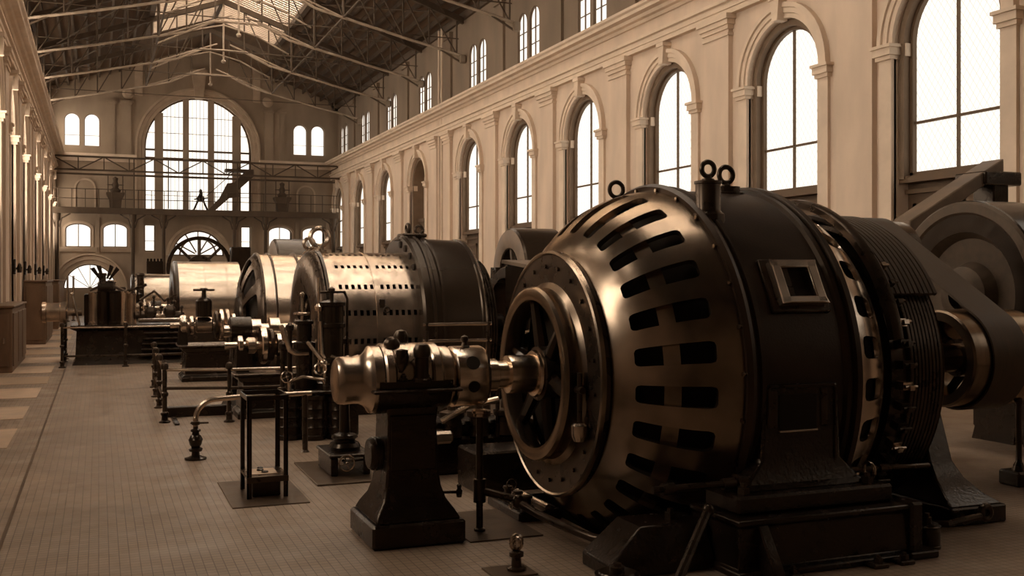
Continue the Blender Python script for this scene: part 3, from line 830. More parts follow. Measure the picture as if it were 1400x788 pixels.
# rear end bell, hoop, collector
rear = bez((5.77, 1.62), (5.93, 1.61), (6.12, 1.54), (6.26, 1.40))
slotted(rear, O, 28, 0.25, 0.72, 0.27, 0.12, 0.10, K=4, rot=radians(3)).build('rear_bell', 'pale_casing', gen, smooth=50, solid=0.04)
B = MB(); B.lathe([(5.9, 1.50), (6.1, 1.45), (6.28, 1.2)], O, 'X', 48); B.build('rear_core', 'pit_dark', gen)
B = MB(); B.lathe([(6.22, 1.54), (6.22, 1.60), (6.25, 1.615), (6.31, 1.615), (6.33, 1.60), (6.33, 1.54)], O, 'X', 84, radians(12), radians(168)); B.lathe([(6.22, 1.54), (6.33, 1.54)], O, 'X', 84, radians(12), radians(168)); B.build('rear_hoop', 'dark_metal', gen)
pr = [(6.40, .3), (6.40, 1.34), (6.56, 1.34), (6.57, 1.38)]
for k in range(9): x = 6.58 + k * .04; pr += [(x, 1.385), (x + .026, 1.385), (x + .03, 1.368), (x + .036, 1.368)]
pr += [(6.95, 1.38), (6.97, 1.36), (6.97, .9), (6.9, .85), (6.9, .2)]
B = MB(); B.lathe(pr, O, 'X', 84); B.build('collector_drum', 'dark_metal', gen, smooth=25)
pr = []
for k in range(11): x = 6.40 + k * .052; pr += [(x, 1.47), (x + .036, 1.47), (x + .040, 1.452), (x + .048, 1.452)]
B = MB(); B.lathe(pr, O, 'X', 64, radians(15), radians(151)); B.build('collector_hood', 'belt_leather', gen, smooth=25, solid=.03)
for i in range(15):
    t = radians(140 + i * 7.2)
    c = (6.46, GY + 1.40 * cos(t), GZ + 1.40 * sin(t)); u = (0, cos(t), sin(t)); w = (0, -sin(t), cos(t))
    B = MB()
    for dx, dr, dw, sx, sr, sw in ((0, .02, 0, .05, .05, .035), (.0, .08, .01, .025, .05, .02)):
        V = []
        for a in (-1, 1):
            for b in (-1, 1):
                for e in (-1, 1): V.append((c[0] + dx + a * sx, c[1] + u[1] * (dr + b * sr) + w[1] * (dw + e * sw), c[2] + u[2] * (dr + b * sr) + w[2] * (dw + e * sw)))
        b0 = len(B.v); B.v += V; B.f += [tuple(b0 + j for j in q) for q in ((0, 1, 3, 2), (4, 6, 7, 5), (0, 4, 5, 1), (2, 3, 7, 6), (0, 2, 6, 4), (1, 5, 7, 3))]
    B.cyl((c[0] - .06, c[1] + u[1] * .1, c[2] + u[2] * .1), (c[0] + .07, c[1] + u[1] * .1, c[2] + u[2] * .1), .014, n=8)
    B.build('brush_holder', 'worn_steel' if i % 3 == 0 else 'dark_metal', gen)
# stator feet with recessed panel
for s in (-1, 1):
    yo = GY + s * 1.70; yi = GY + s * 1.05
    B = MB()
    B.loft_rect([(4.55, 5.78, min(yo + s * .12, yi), max(yo + s * .12, yi), .56), (4.62, 5.70, min(yo + s * .06, yi), max(yo + s * .06, yi), .60), (4.80, 5.56, min(yo, yi), max(yo, yi), .76), (4.83, 5.53, min(yo, yi), max(yo, yi), 1.36)])
    ft = B.build('stator_foot', 'black_cast', gen, bevel=.02)
    if s < 0:
        B = MB()
        for x0, x1, z0, z1 in ((4.86, 4.94, .92, 1.32), (5.36, 5.42, .92, 1.32)): B.box(x0, x1, yo - .012, yo + .02, z0 + .1, z1, .006)
        B.tube([(4.86, yo - .005, 1.05), (4.86, yo - .005, 1.32), (4.88, yo - .005, 1.345), (5.48, yo - .005, 1.345), (5.50, yo - .005, 1.32), (5.50, yo - .005, .74)], .012, 6)
        B.build('foot_rim', 'dark_metal', ft)
        B = MB(); B.box(4.96, 5.32, yo - .008, yo + .01, 1.0, 1.28, .004); B.build('access_panel', 'pit_dark', ft)
        B = MB(); B.tube([(4.96, yo - .01, .99), (5.32, yo - .01, .99)], .008, 6); B.build('panel_lip', 'worn_steel', ft)
# terminal opening on the barrel
al = radians(180 - 28)
u = (0, cos(al), sin(al)); w = (0, -u[2], u[1]); w = (0, sin(al), -cos(al))   # w points up along the surface
if w[2] < 0: w = (0, -w[1], -w[2])
def TB(a, b, d): return (5.27 + a, GY + u[1] * (1.655 + d) + w[1] * b, GZ + u[2] * (1.655 + d) + w[2] * b)
B = MB()
for a0, a1, b0, b1, h in ((-.28, .28, -.24, .24, .03),): B.prism([(a0, b0), (a1, b0), (a1, b1), (a0, b1)], TB, -.03, h)
tb = B.build('terminal_plate', 'dark_metal', gen, bevel=.012)
B = MB()
for a0, a1, b0, b1 in ((-.22, .22, .13, .19), (-.22, .22, -.19, -.13), (-.22, -.13, -.19, .19), (.13, .22, -.19, .19)): B.prism([(a0, b0), (a1, b0), (a1, b1), (a0, b1)], TB, .02, .10)
B.build('terminal_frame', 'worn_steel', tb, bevel=.01)
B = MB(); B.prism([(-.05, -.13), (.13, -.13), (.13, .13), (-.05, .13)], TB, .025, .034); B.build('terminal_opening', 'pit_dark', tb)
B = MB(); B.prism([(-.13, -.13), (-.05, -.13), (-.05, .13), (-.13, .13)], TB, .025, .06); B.build('terminal_block', 'dark_metal', tb)
# lifting bosses and eyes
B = MB(); B.lathe([(-.12, 0), (-.12, .145), (-.02, .14), (.0, .115), (.02, .107), (.235, .107), (.24, .118), (.262, .118), (.265, .10), (.265, 0)], (4.82, 7.60, 2.76), 'Z', 28); bo = B.build('lifting_boss', 'dark_metal', gen)
B = MB(); B.torus((4.82, 7.60, 3.125), .062, .022, 'Y', 24, 8); B.lathe([(0, 0), (0, .06), (.02, .055), (.03, .03), (.05, .03), (.05, 0)], (4.82, 7.60, 3.02), 'Z', 12); B.build('eye_bolt', 'dark_metal', bo)
eyebolt((5.46, 8.3, 3.05), .075, .024, gen, base=(.13, .08))
eyebolt((4.75, 9.15, 2.96), .075, .022, gen, base=(.10, .10))
# belt pulley on the shaft
B = MB(); B.lathe([(8.20, .40), (8.20, .49), (8.22, .51), (8.7, .525), (9.2, .51), (9.22, .49), (9.22, .40), (8.72, .43)], O, 'X', 56, loop=True); pul = B.build('belt_pulley', 'pulley_iron', gen)
for i in range(5):
    t = 2 * pi * i / 5 + .4
    B = MB(); B.tube([(8.7, GY + .12 * cos(t), GZ + .12 * sin(t)), (8.7, GY + .44 * cos(t), GZ + .44 * sin(t))], .05, 8); B.build('spoke', 'dark_metal', pul)
B = MB(); B.lathe([(8.45, .15), (8.45, .2), (8.95, .2), (8.95, .15)], O, 'X', 24); B.build('pulley_hub', 'dark_metal', pul)

# bedplate round the pit
bed = thing('generator_bedplate', (4.9, 6.8, 0), 'black cast-iron bedplate under the foreground generator', 'bedplate')
B = MB(); B.loft_rect([(4.30, 6.0, 6.36, 7.10, 0), (4.30, 6.0, 6.36, 7.10, .05), (4.33, 5.96, 6.42, 7.10, .06), (4.36, 5.94, 6.44, 7.10, .36), (4.33, 5.98, 6.41, 7.10, .38), (4.33, 5.98, 6.41, 7.10, .42)]); B.build('front_beam', 'black_cast', bed, bevel=.012)
B = MB(); B.box(4.42, 5.88, 6.56, 7.02, .42, .56, .02); B.build('front_plinth', 'black_cast', bed)
B = MB(); B.box(3.55, 6.2, 9.92, 10.5, 0, .42, .02); B.box(4.4, 5.9, 9.98, 10.3, .42, .56, .02); B.build('rear_beam', 'black_cast', bed)
B = MB(); B.loft_rect([(3.45, 4.32, 6.72, 7.22, 0), (3.45, 4.32, 6.72, 7.22, .10), (3.6, 4.32, 6.80, 7.22, .22), (3.75, 4.32, 6.84, 7.22, .34)]); B.build('side_bracket', 'black_cast', bed, bevel=.015)
B = MB(); B.box(5.90, 6.02, 6.38, 6.60, .0, .44, .02); B.box(5.86, 6.14, 6.34, 6.62, 0, .06, .01); B.build('end_rib', 'black_cast', bed)
for x in (4.50,):
    B = MB(); B.prism([(6.42, .38), (6.20, .06), (6.20, 0), (6.46, 0), (6.46, .38)], lambda a, b, d: (d, a, b), x, x + .09); B.build('gusset', 'black_cast', bed, bevel=.01)
for x, y in ((4.72, 6.30), (5.5, 6.30), (5.75, 6.30)):
    B = MB(); B.box(x - .07, x + .07, y - .05, y + .07, 0, .035, .008); hexnut(B, (x, y, .035), .035, .035); B.build('anchor_bolt', 'dark_metal', bed)
for x, y, z in ((4.55, 6.68, .56), (5.72, 6.68, .56), (4.1, 7.0, .34)):
    B = MB(); hexnut(B, (x, y, z), .05, .05); B.build('holding_nut', 'dark_metal', bed)
eyebolt((5.80, 6.75, .55), .065, .014, bed, m='worn_steel', ax='X')

def pot(loc, r, h, label):
    t = thing('oil_pot', loc, label, 'pot')
    B = MB(); B.lathe([(0, 0), (0, r * 1.05), (h * .12, r * 1.05), (h * .14, r), (h * .8, r), (h * .82, r * 1.06), (h * .9, r * 1.06), (h * .93, r * .9), (h, r * .85), (h, 0)], loc, 'Z', 28); B.build('body', 'black_paint', t)
    B = MB(); B.lathe([(0, 0), (0, r * .35), (h * .25, r * .35), (h * .27, r * .2), (h * .4, r * .2), (h * .4, 0)], (loc[0], loc[1], loc[2] + h), 'Z', 12); B.build('knob', 'dark_metal', t)
pot((3.38, 6.50, 0), .15, .14, 'squat round oil pot at the bottom edge by the bedplate\'s left end')
pot((6.28, 6.62, 0), .10, .20, 'small round oil pot on the floor past the bedplate\'s right end')
pot((6.13, 6.92, 0), .09, .34, 'taller round oil pot against the bedplate\'s right end')

# tie bars and pipes along the bed
t = thing('tie_bar', (4.0, 6.62, 0.50), 'horizontal iron bar with couplings in front of the slotted bell', 'bar')
B = MB(); B.tube([(3.82, 6.78, .62), (4.75, 6.78, .62)], .028, 10); B.build('rod', 'dark_metal', t)
for x in (3.95, 4.48):
    B = MB(); B.lathe([(-.05, .03), (-.05, .045), (.05, .045), (.05, .03)], (x, 6.78, .62), 'X', 12); B.build('coupling', 'dark_metal', t)
B = MB(); B.box(4.55, 4.66, 6.72, 6.86, .56, .68, .015); B.build('bracket', 'black_cast', t)
t = thing('drain_pipe', (5.9, 6.9, .4), 'short iron pipe from bedplate to the rear pedestal', 'pipe')
B = MB(); B.tube([(5.75, 7.0, .60), (6.98, 7.35, .50)], .025, 10); B.build('pipe', 'dark_metal', t)
B = MB(); B.tube([(6.22, 7.13, .563), (6.36, 7.17, .551)], .04, 10); B.build('coupling', 'dark_metal', t)
t = thing('lever_bar', (3.95, 6.35, 0), 'slanting iron lever bar at the bottom edge in front of the bedplate', 'lever')
B = MB(); B.tube([(3.72, 6.32, 0.0), (4.18, 6.60, .47)], .036, 10); B.build('bar', 'dark_metal', t)
B = MB(); B.sphere((4.19, 6.605, .48), .05, 12, 8); B.build('knob', 'dark_metal', t)

# front bearing pedestal
ped = thing('bearing_pedestal', (2.45, 8.55, 0), 'black flared cast-iron bearing pedestal with polished end cover left of the generator', 'pedestal')
PY = 8.55
B = MB(); B.box(2.04, 2.83, 8.14, 8.96, 0, .20, .02); B.build('base_block', 'black_cast', ped)
B = MB(); B.loft_rect([(2.07, 2.80, 8.17, 8.93, .20), (2.10, 2.76, 8.21, 8.89, .27), (2.16, 2.70, 8.27, 8.83, .36), (2.19, 2.67, 8.31, 8.79, .46), (2.205, 2.655, 8.33, 8.77, .58), (2.22, 2.64, 8.34, 8.76, 1.0), (2.20, 2.66, 8.32, 8.78, 1.20), (2.17, 2.70, 8.29, 8.81, 1.26)]); B.build('column', 'black_cast', ped, smooth=40, bevel=.018)
B = MB(); B.box(2.235, 2.625, 8.315, 8.35, .60, 1.06, .008); B.build('column_panel', 'black_cast', ped)
B = MB(); B.box(2.06, 2.82, 8.17, 8.93, 1.255, 1.285, .01); B.box(2.12, 2.74, 8.22, 8.88, 1.285, 1.345, .012); B.build('table_flange', 'dark_metal', ped)
B = MB(); B.lathe([(-.10, 0), (-.10, .12), (-.07, .14), (0, .14)], (2.2, PY, .72), 'X', 24); B.torus((2.16, PY, .72), .13, .018, 'X', 24, 6); B.build('side_boss', 'black_cast', ped)
arc_ = [(GY - .265, GZ)] + [(GY - .265 * cos(pi * k / 16), GZ + .05 + .25 * sin(pi * k / 16)) for k in range(17)] + [(GY + .265, GZ)]
B = MB(); B.prism(arc_, lambda a, b, d: (d, a, b), 2.265, 2.575); B.build('bearing_cap', 'worn_steel', ped, bevel=.012)
for xa, xb, rr in ((2.175, 2.265, .30), (2.575, 2.665, .30)):
    B = MB(); B.lathe([(xa, .15), (xa, rr - .015), (xa + .015, rr), (xb - .015, rr), (xb, rr - .015), (xb, .15)], (0, GY, GZ), 'X', 40, 0, pi); B.build('cap_ring', 'worn_steel', ped, solid=.02)
B = MB(); B.lathe([(2.665, .15), (2.665, .255), (2.68, .265), (2.76, .265), (2.78, .25), (2.78, .15)], (0, GY, GZ), 'X', 40); B.build('oil_guard', 'worn_steel', ped)
for xx in (2.32, 2.52):
    B = MB(); B.box(xx - .03, xx + .03, 8.205, 8.25, GZ + .0, GZ + .03, .006); hexnut(B, (xx, 8.215, GZ + .03), .02, .022); B.build('cap_lug', 'dark_metal', ped)
B = MB(); B.lathe([(2.12, .17), (2.12, .29), (2.70, .29), (2.78, .25), (2.78, .15)], (0, GY, GZ), 'X', 40, radians(180), radians(360)); B.build('bearing_bowl', 'black_cast', ped, solid=.02)
B = MB(); B.lathe([(1.80, 0), (1.80, .14), (1.81, .175), (1.835, .195), (1.88, .20), (1.95, .195), (2.0, .197), (2.04, .215), (2.07, .245), (2.085, .272), (2.09, .28), (2.165, .28), (2.17, .2)], (0, GY, GZ), 'X', 48); B.build('end_cover', 'worn_steel', ped)
for x, y, z, r, m in ((2.47, 8.215, 1.345, .058, 'dark_metal'), (2.40, 8.60, 1.44, .05, 'dark_metal')):
    B = MB(); B.lathe([(0, 0), (0, r * 1.2), (.02, r * 1.2), (.03, r), (.20, r), (.205, r * 1.15), (.235, r * 1.28), (.27, r * 1.22), (.305, r * .85), (.32, 0)], (x, y, z), 'Z', 20); B.build('oil_cup', m, ped)
B = MB(); B.sphere((2.27, 8.42, 1.64), .07, 16, 10); B.lathe([(0, .03), (.1, .03)], (2.27, 8.42, 1.52), 'Z', 10); B.lathe([(0, 0), (.02, .02), (.07, .05), (.13, .058), (.19, .05), (.2, .0)], (2.30, 8.215, 1.42), 'Z', 16); B.build('sight_feed', 'dark_metal', ped)
for x in (2.19, 2.63):
    B = MB(); hexnut(B, (x, 8.24, 1.345), .026, .03); B.build('cap_nut', 'dark_metal', ped)
B = MB(); B.lathe([(0, 0), (0, .022), (.05, .03), (.07, .018), (.10, .022), (.12, 0)], (2.84, 8.35, .34), 'Z', 10); B.tube([(2.70, 8.4, .38), (2.84, 8.36, .38)], .014, 6); B.build('drain_cock', 'dark_metal', ped)

# rear bearing pedestal
rp = thing('bearing_pedestal', (7.3, 8.5, 0), 'black flared bearing pedestal behind the generator\'s ridged collector drum', 'pedestal')
B = MB(); B.box(6.98, 7.62, 7.06, 9.94, 0, .16, .015); B.build('base_block', 'black_cast', rp)
B = MB(); B.loft_rect([(7.0, 7.60, 7.09, 9.91, .16), (7.05, 7.50, 7.22, 9.78, .24), (7.09, 7.42, 7.36, 9.64, .36), (7.11, 7.38, 7.46, 9.54, .50), (7.13, 7.37, 7.60, 9.40, .95), (7.15, 7.36, 7.78, 9.22, 1.18)]); B.build('column', 'black_cast', rp, bevel=.015)
B = MB(); B.lathe([(7.06, .15), (7.06, .30), (7.10, .33), (7.42, .33), (7.46, .30), (7.46, .15)], O, 'X', 32); B.build('bearing', 'dark_metal', rp)
B = MB(); B.box(7.10, 7.34, 7.55, 7.85, 1.0, 1.12, .02); hexnut(B, (7.22, 7.64, 1.12), .04, .05); B.build('clamp', 'worn_steel', rp)
B = MB(); B.torus((7.30, 7.00, .12), .055, .03, 'Y', 20, 8); B.tube([(7.22, 6.98, .10), (6.85, 6.98, .06), (6.75, 7.1, .05)], .03, 8); B.build('drain_elbow', 'dark_metal', rp)

# driving belt and its upper pulley
P1, P2, r1, r2 = (8.5, 1.35), (10.15, 2.42), .55, .51
dx, dz = P2[0] - P1[0], P2[1] - P1[1]; th0 = atan2(dz, dx); dd = sqrt(dx * dx + dz * dz); al_ = math.acos((r1 - r2) / dd)
pts = arcpts(P1, r1, th0 + al_, th0 + 2 * pi - al_, 28, 'YZ') + arcpts(P2, r2, th0 - al_, th0 + al_, 28, 'YZ')
B = MB()
outer = [(p[1], p[2]) for p in pts]
cen = [P1] * 29 + [P2] * 29
inn = [(p[0] + (c[0] - p[0]) * .02 / .5, p[1] + (c[1] - p[1]) * .02 / .5) for p, c in zip(outer, cen)]
x0, x1 = 8.42, 8.88
n = len(outer)
for i in range(n):
    j = (i + 1) % n
    a, b, c, d = outer[i], outer[j], inn[i], inn[j]
    B.quad((x0, *a), (x1, *a), (x1, *b), (x0, *b)); B.quad((x0, *c), (x1, *c), (x1, *d), (x0, *d))
    for x in (x0, x1): B.quad((x, *a), (x, *b), (x, *d), (x, *c))
tag(B.build('drive_belt', 'belt_leather', smooth=40), 'broad flat leather belt slanting up from the generator\'s rear pulley', 'belt')
up_ = thing('idler_pulley', (8.7, 10.15, 0), 'raised idler pulley carrying the belt behind the generator', 'pulley')
B = MB(); B.lathe([(8.28, .38), (8.28, .47), (8.7, .485), (9.14, .47), (9.14, .38), (8.7, .42)], (0, P2[0], P2[1]), 'X', 48, loop=True); B.build('rim', 'dark_metal', up_)
for i in range(5):
    q = 2 * pi * i / 5; B = MB(); B.tube([(8.7, P2[0], P2[1]), (8.7, P2[0] + .41 * cos(q), P2[1] + .41 * sin(q))], .045, 6); B.build('spoke', 'dark_metal', up_)
B = MB(); B.tube([(8.05, *P2), (9.4, *P2)], .06, 12); B.build('axle', 'dark_metal', up_)
for x in (8.1, 9.3):
    B = MB(); B.loft_rect([(x - .12, x + .12, 9.85, 10.45, 0), (x - .08, x + .08, 9.95, 10.35, .3), (x - .06, x + .06, 10.03, 10.27, P2[1] + .12)]); B.build('stand', 'black_cast', up_)

# great wheel at the right edge
bw_ = thing('flywheel', (10.6, 10.1, 0), 'great dark disc flywheel at the right edge before the panelled window', 'flywheel')
WO = (10.6, 10.15, 1.98)
B = MB(); B.lathe([(-.38, .80), (-.40, 1.16), (-.36, 1.20), (.36, 1.20), (.40, 1.16), (.38, .80)], WO, 'X', 72); B.build('rim', 'black_paint', bw_)
B = MB(); B.lathe([(-.39, 1.02), (-.42, 1.05), (-.42, 1.16), (-.39, 1.19)], WO, 'X', 72); B.build('rim_bead', 'wheel_wood', bw_)
B = MB(); B.lathe([(-.38, .80), (-.26, .72), (-.24, .42), (-.40, .36), (-.44, .28), (-.44, .2)], WO, 'X', 64); B.build('web', 'wheel_wood', bw_)
B = MB(); B.lathe([(-.30, .0), (-.30, .20), (-.42, .22), (-.42, .26), (.5, .26), (.5, 0)], WO, 'X', 32); B.build('hub', 'dark_metal', bw_)
for y in (9.72, 10.58):
    B = MB(); B.prism([(y - .35, 0), (y + .35, 0), (10.15 + .2, 1.9), (10.15 - .2, 1.9)], lambda a, b, d: (d, a, b), 11.15, 11.35); B.build('stand', 'black_cast', bw_)
B = MB(); B.tube([(10.5, 10.15, 1.98), (11.6, 10.15, 1.98)], .12, 16); B.build('axle', 'dark_metal', bw_)
st = thing('slanting_beam', (11.4, 12.0, 0), 'slanting timber beam with pale top above the flywheel at the right edge', 'beam')
B = MB(); B.prism([(10.55, 3.0), (12.3, 3.95), (12.3, 3.75), (10.55, 2.75)], lambda a, b, d: (a, d, b), 11.45, 11.85); B.build('beam', 'face_wood', st, bevel=.02)
B = MB(); B.box(12.1, 12.4, 11.45, 11.85, 0, 3.72, .02); B.build('post', 'black_cast', st)
B = MB(); B.box(11.9, 12.6, 11.4, 12.0, 3.55, 3.75, .02); B.build('bearing_box', 'black_cast', st)
sp = thing('guard_post', (9.05, 8.25, 0), 'black iron guard post on a square foot at the right edge', 'post')
B = MB(); B.box(8.93, 9.23, 8.12, 8.40, 0, .16, .02); B.build('foot', 'black_cast', sp)
B = MB(); B.lathe([(.16, .07), (.22, .05), (.25, .032), (.85, .03), (.88, .045), (.95, .03), (.97, 0)], (9.08, 8.26, 0), 'Z', 14); B.build('post', 'dark_metal', sp)

# stand pipe and floor pipe in front of the generator hub
fp = thing('floor_plate', (3.1, 8.6, 0), 'dark iron floor plate under the stand pipe beside the bearing pedestal', 'plate')
B = MB(); B.box(2.86, 3.52, 8.12, 9.2, 0, .012, .004); B.build('plate', 'floor_plate', fp)
t = thing('stand_pipe', (3.06, 8.45, .012), 'upright iron stand pipe with a branch running along the floor to the generator', 'pipe')
B = MB(); B.lathe([(.012, 0), (.012, .05), (.03, .05), (.04, .03), (1.02, .03), (1.02, 0)], (3.06, 8.45, 0), 'Z', 14); B.build('riser', 'dark_metal', t)
B = MB(); B.torus((3.06, 8.45, 1.04), .05, .02, 'Z', 18, 6); B.lathe([(1.0, .03), (1.0, .055), (1.03, .055), (1.05, .03), (1.07, 0)], (3.06, 8.45, 0), 'Z', 12); B.build('cap', 'worn_steel', t)
B = MB(); B.lathe([(.26, .03), (.26, .055), (.46, .055), (.46, .03)], (3.06, 8.45, 0), 'Z', 14); B.build('tee', 'dark_metal', t)
B = MB(); B.tube([(3.06, 8.45, .36), (3.30, 8.30, .30), (3.45, 8.05, .20), (3.55, 7.65, .16), (3.62, 7.35, .15), (3.80, 7.15, .15), (3.98, 7.12, .15)], .034, 12); B.build('branch_pipe', 'dark_metal', t)
B = MB(); B.lathe([(-.05, .03), (-.05, .06), (.05, .06), (.05, .03)], (3.9, 7.13, .15), 'X', 14); B.lathe([(-.02, .03), (-.02, .085), (.02, .085), (.02, .03)], (3.96, 7.13, .15), 'X', 14); B.build('flange', 'worn_steel', t)
B = MB(); B.sphere((3.34, 8.25, .28), .06, 12, 8); B.build('valve_body', 'dark_metal', t)
handwheel(t, (3.30, 8.30, .42), .045, 'Y')

fvv = thing('floor_valve', (3.75, 9.0, 0), 'low bolted valve chest on the floor under the generator hub ring', 'valve')
B = MB(); B.box(3.50, 3.93, 8.62, 9.45, 0, .09, .015); B.build('chest', 'black_cast', fvv)
for y in (8.72, 8.95, 9.2):
    B = MB(); B.lathe([(.09, 0), (.09, .06), (.13, .06), (.14, .035), (.19, .035), (.20, .05), (.22, .045), (.23, 0)], (3.62, y, 0), 'Z', 14); B.build('valve_bonnet', 'dark_metal', fvv)
handwheel(fvv, (3.46, 8.72, .16), .05, 'X', 'worn_steel')
B = MB(); B.tube([(3.46, 8.72, .16), (3.62, 8.72, .16)], .014, 6); B.build('spindle', 'dark_metal', fvv)
B = MB(); B.tube([(3.80, 8.66, .11), (3.80, 9.42, .11)], .03, 8); B.build('pipe', 'worn_steel', fvv)
hk = thing('hook_post', (2.9, 7.2, 0), 'short ring-topped iron post on a plate at the bottom edge', 'post')
B = MB(); B.box(2.68, 3.02, 7.06, 7.36, 0, .015, .004); B.build('plate', 'floor_plate', hk)
B = MB(); B.lathe([(.015, 0), (.015, .07), (.035, .07), (.045, .04), (.11, .035), (.12, .055), (.15, .055), (.16, .03), (.17, .0)], (2.9, 7.2, 0), 'Z', 16); B.build('stem', 'dark_metal', hk)
B = MB()
for k, (a, ax) in enumerate(((0, 'Y'), (0, 'X'), (0, 'Y'))): B.torus((2.9, 7.2 + .0 * k, .21 + .012 * k), .04, .017, ax, 18, 6)
B.build('ring', 'worn_steel', hk)

# ------------------------------------------------------------------ second generator: perforated casing
Y2, Z2 = 18.0, 1.30
O2 = (0, Y2, Z2)
g2 = thing('generator', (4.6, Y2, 0), 'generator with a pale perforated casing and a dark drum behind, second from the front', 'generator')
B = MB()
xs_ = [3.42, 3.60]
for grp in (3.66, 4.36):
    for k in range(6): xs_ += [grp + k * .105, grp + k * .105 + .055]
xs_ += [4.98]
hole_x = [i for i in range(len(xs_) - 1) if abs(xs_[i + 1] - xs_[i] - .055) < 1e-6]
rows_ = 18
ts = []
for k in range(rows_):
    c = 2 * pi * k / rows_ + radians(6)
    ts += [c - .034, c + .034, c + .034 + (2 * pi / rows_ - .068) / 3, c + .034 + (2 * pi / rows_ - .068) * 2 / 3]
m = len(ts)
for i in range(len(xs_) - 1):
    for j in range(m):
        if i in hole_x and j % 4 == 0: continue
        a, b = ts[j], ts[(j + 1) % m]
        B.quad(*[(x, Y2 + 1.34 * cos(t_), Z2 + 1.34 * sin(t_)) for x, t_ in ((xs_[i], a), (xs_[i + 1], a), (xs_[i + 1], b), (xs_[i], b))])
B.build('perforated_casing', 'worn_steel', g2, smooth=40, solid=.03)
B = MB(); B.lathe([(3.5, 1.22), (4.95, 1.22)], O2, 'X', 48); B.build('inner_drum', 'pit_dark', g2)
for x in (4.28,):
    B = MB(); B.lathe([(x - .03, 1.335), (x - .025, 1.352), (x + .025, 1.352), (x + .03, 1.335)], O2, 'X', 72); B.build('casing_band', 'worn_steel', g2)
B = MB(); B.lathe([(3.36, .62), (3.30, .66), (3.24, .95), (3.26, 1.24), (3.33, 1.34), (3.40, 1.37), (3.43, 1.37), (3.44, 1.30)], O2, 'X', 72); B.build('end_bell', 'dark_metal', g2)
B = MB(); B.lathe([(3.44, 1.35), (3.45, 1.385), (3.50, 1.385), (3.51, 1.35)], O2, 'X', 72); B.build('casing_hoop', 'black_paint', g2)
B = MB(); B.lathe([(3.40, .1), (3.40, .62)], O2, 'X', 32); B.build('bell_back', 'pit_dark', g2)
for k in range(6):
    t_ = 2 * pi * k / 6 + .2; B = MB(); B.tube([(3.30, Y2 + .15 * cos(t_), Z2 + .15 * sin(t_)), (3.30, Y2 + .66 * cos(t_), Z2 + .66 * sin(t_))], .06, 8); B.build('spoke', 'dark_metal', g2)
B = MB(); B.lathe([(4.96, 1.30), (4.96, 1.62), (5.0, 1.66), (5.06, 1.66), (5.07, 1.63), (5.13, 1.63), (5.14, 1.66), (5.19, 1.66), (5.22, 1.61), (5.30, 1.61), (5.32, 1.645), (5.36, 1.645), (5.38, 1.60), (6.0, 1.58), (6.02, 1.60), (6.06, 1.60), (6.08, 1.56), (6.08, 1.2)], O2, 'X', 96); B.build('drum_shell', 'drum_brown', g2, smooth=28)
B = MB(); B.lathe([(6.06, 1.575), (6.06, 1.605), (6.09, 1.605), (6.10, 1.57)], O2, 'X', 96); B.build('bright_edge', 'bright_steel', g2)
pr = [(6.10, .4)]
for k in range(6): x = 6.12 + .05 * k; pr += [(x, 1.25), (x + .03, 1.25), (x + .034, 1.22), (x + .046, 1.22)]
pr += [(6.42, .3)]
B = MB(); B.lathe(pr, O2, 'X', 64); B.build('collector_drum', 'dark_metal', g2, smooth=25)
for k, (t_) in enumerate((98, 110, 122, 134)):
    q = radians(t_); B = MB(); B.cyl((4.94, Y2 + 1.5 * cos(q), Z2 + 1.5 * sin(q)), (4.97, Y2 + 1.5 * cos(q), Z2 + 1.5 * sin(q)), .06, n=14); B.build('flange_hole', 'pit_dark', g2)
B = MB(); B.lathe([(1.95, 0), (1.95, .10), (2.4, .10), (2.4, .2), (2.55, .2), (2.55, .12), (2.7, .12), (2.7, .22), (2.86, .22), (2.86, .12), (8.0, .12), (8.0, 0)], O2, 'X', 32); B.build('shaft', 'bright_steel', g2)
eyebolt((3.55, 17.95, 2.68), .155, .042, g2, m='worn_steel', ax='Y', base=(.13, .06))
eyebolt((3.42, 18.2, 2.66), .09, .03, g2, m='worn_steel', ax='Y', base=(.09, .05))
eyebolt((5.15, 18.0, 2.94), .08, .035, g2, m='dark_metal', ax='X', base=(.2, .08))
B = MB(); B.torus((5.33, 17.9, 3.06), .07, .025, 'Y', 16, 6); B.box(5.0, 5.45, 17.8, 18.2, 2.92, 2.99, .02); B.build('lifting_lug', 'dark_metal', g2)
B = MB(); B.torus((4.42, Y2 - 1.345 * cos(radians(16)), Z2 + 1.345 * sin(radians(16))), .045, .012, 'Y', 16, 6); B.box(4.30, 4.40, Y2 - 1.36 * cos(radians(22)) - .02, Y2 - 1.3 * cos(radians(22)), Z2 + 1.28 * sin(radians(18)), Z2 + 1.36 * sin(radians(24)), .01); B.build('hinge_fitting', 'dark_metal', g2)
for s in (-1, 1):
    y0, y1 = sorted((Y2 + s * 1.0, Y2 + s * 1.65)); B = MB(); B.loft_rect([(3.4, 6.0, y0, y1, 0), (3.5, 5.9, y0, y1, .3), (3.9, 5.5, y0, y1, .5), (4.0, 5.4, y0, y1, 1.0)]); B.build('stator_foot', 'black_cast', g2)
for x in (2.05, 6.6):
    B = MB(); B.loft_rect([(x - .1, x + .45, 17.5, 18.5, 0), (x, x + .35, 17.7, 18.3, .25), (x + .03, x + .32, 17.75, 18.25, 1.2)]); B.lathe([(x, .12), (x, .24), (x + .34, .24), (x + .34, .12)], O2, 'X', 24); B.build('bearing_stand', 'black_cast', g2)
B = MB(); B.lathe([(7.0, .9), (7.0, 1.08), (7.03, 1.1), (7.75, 1.1), (7.78, 1.08), (7.78, .9), (7.4, .95)], O2, 'X', 56, loop=True); pu = B.build('belt_pulley', 'drum_brown', g2)
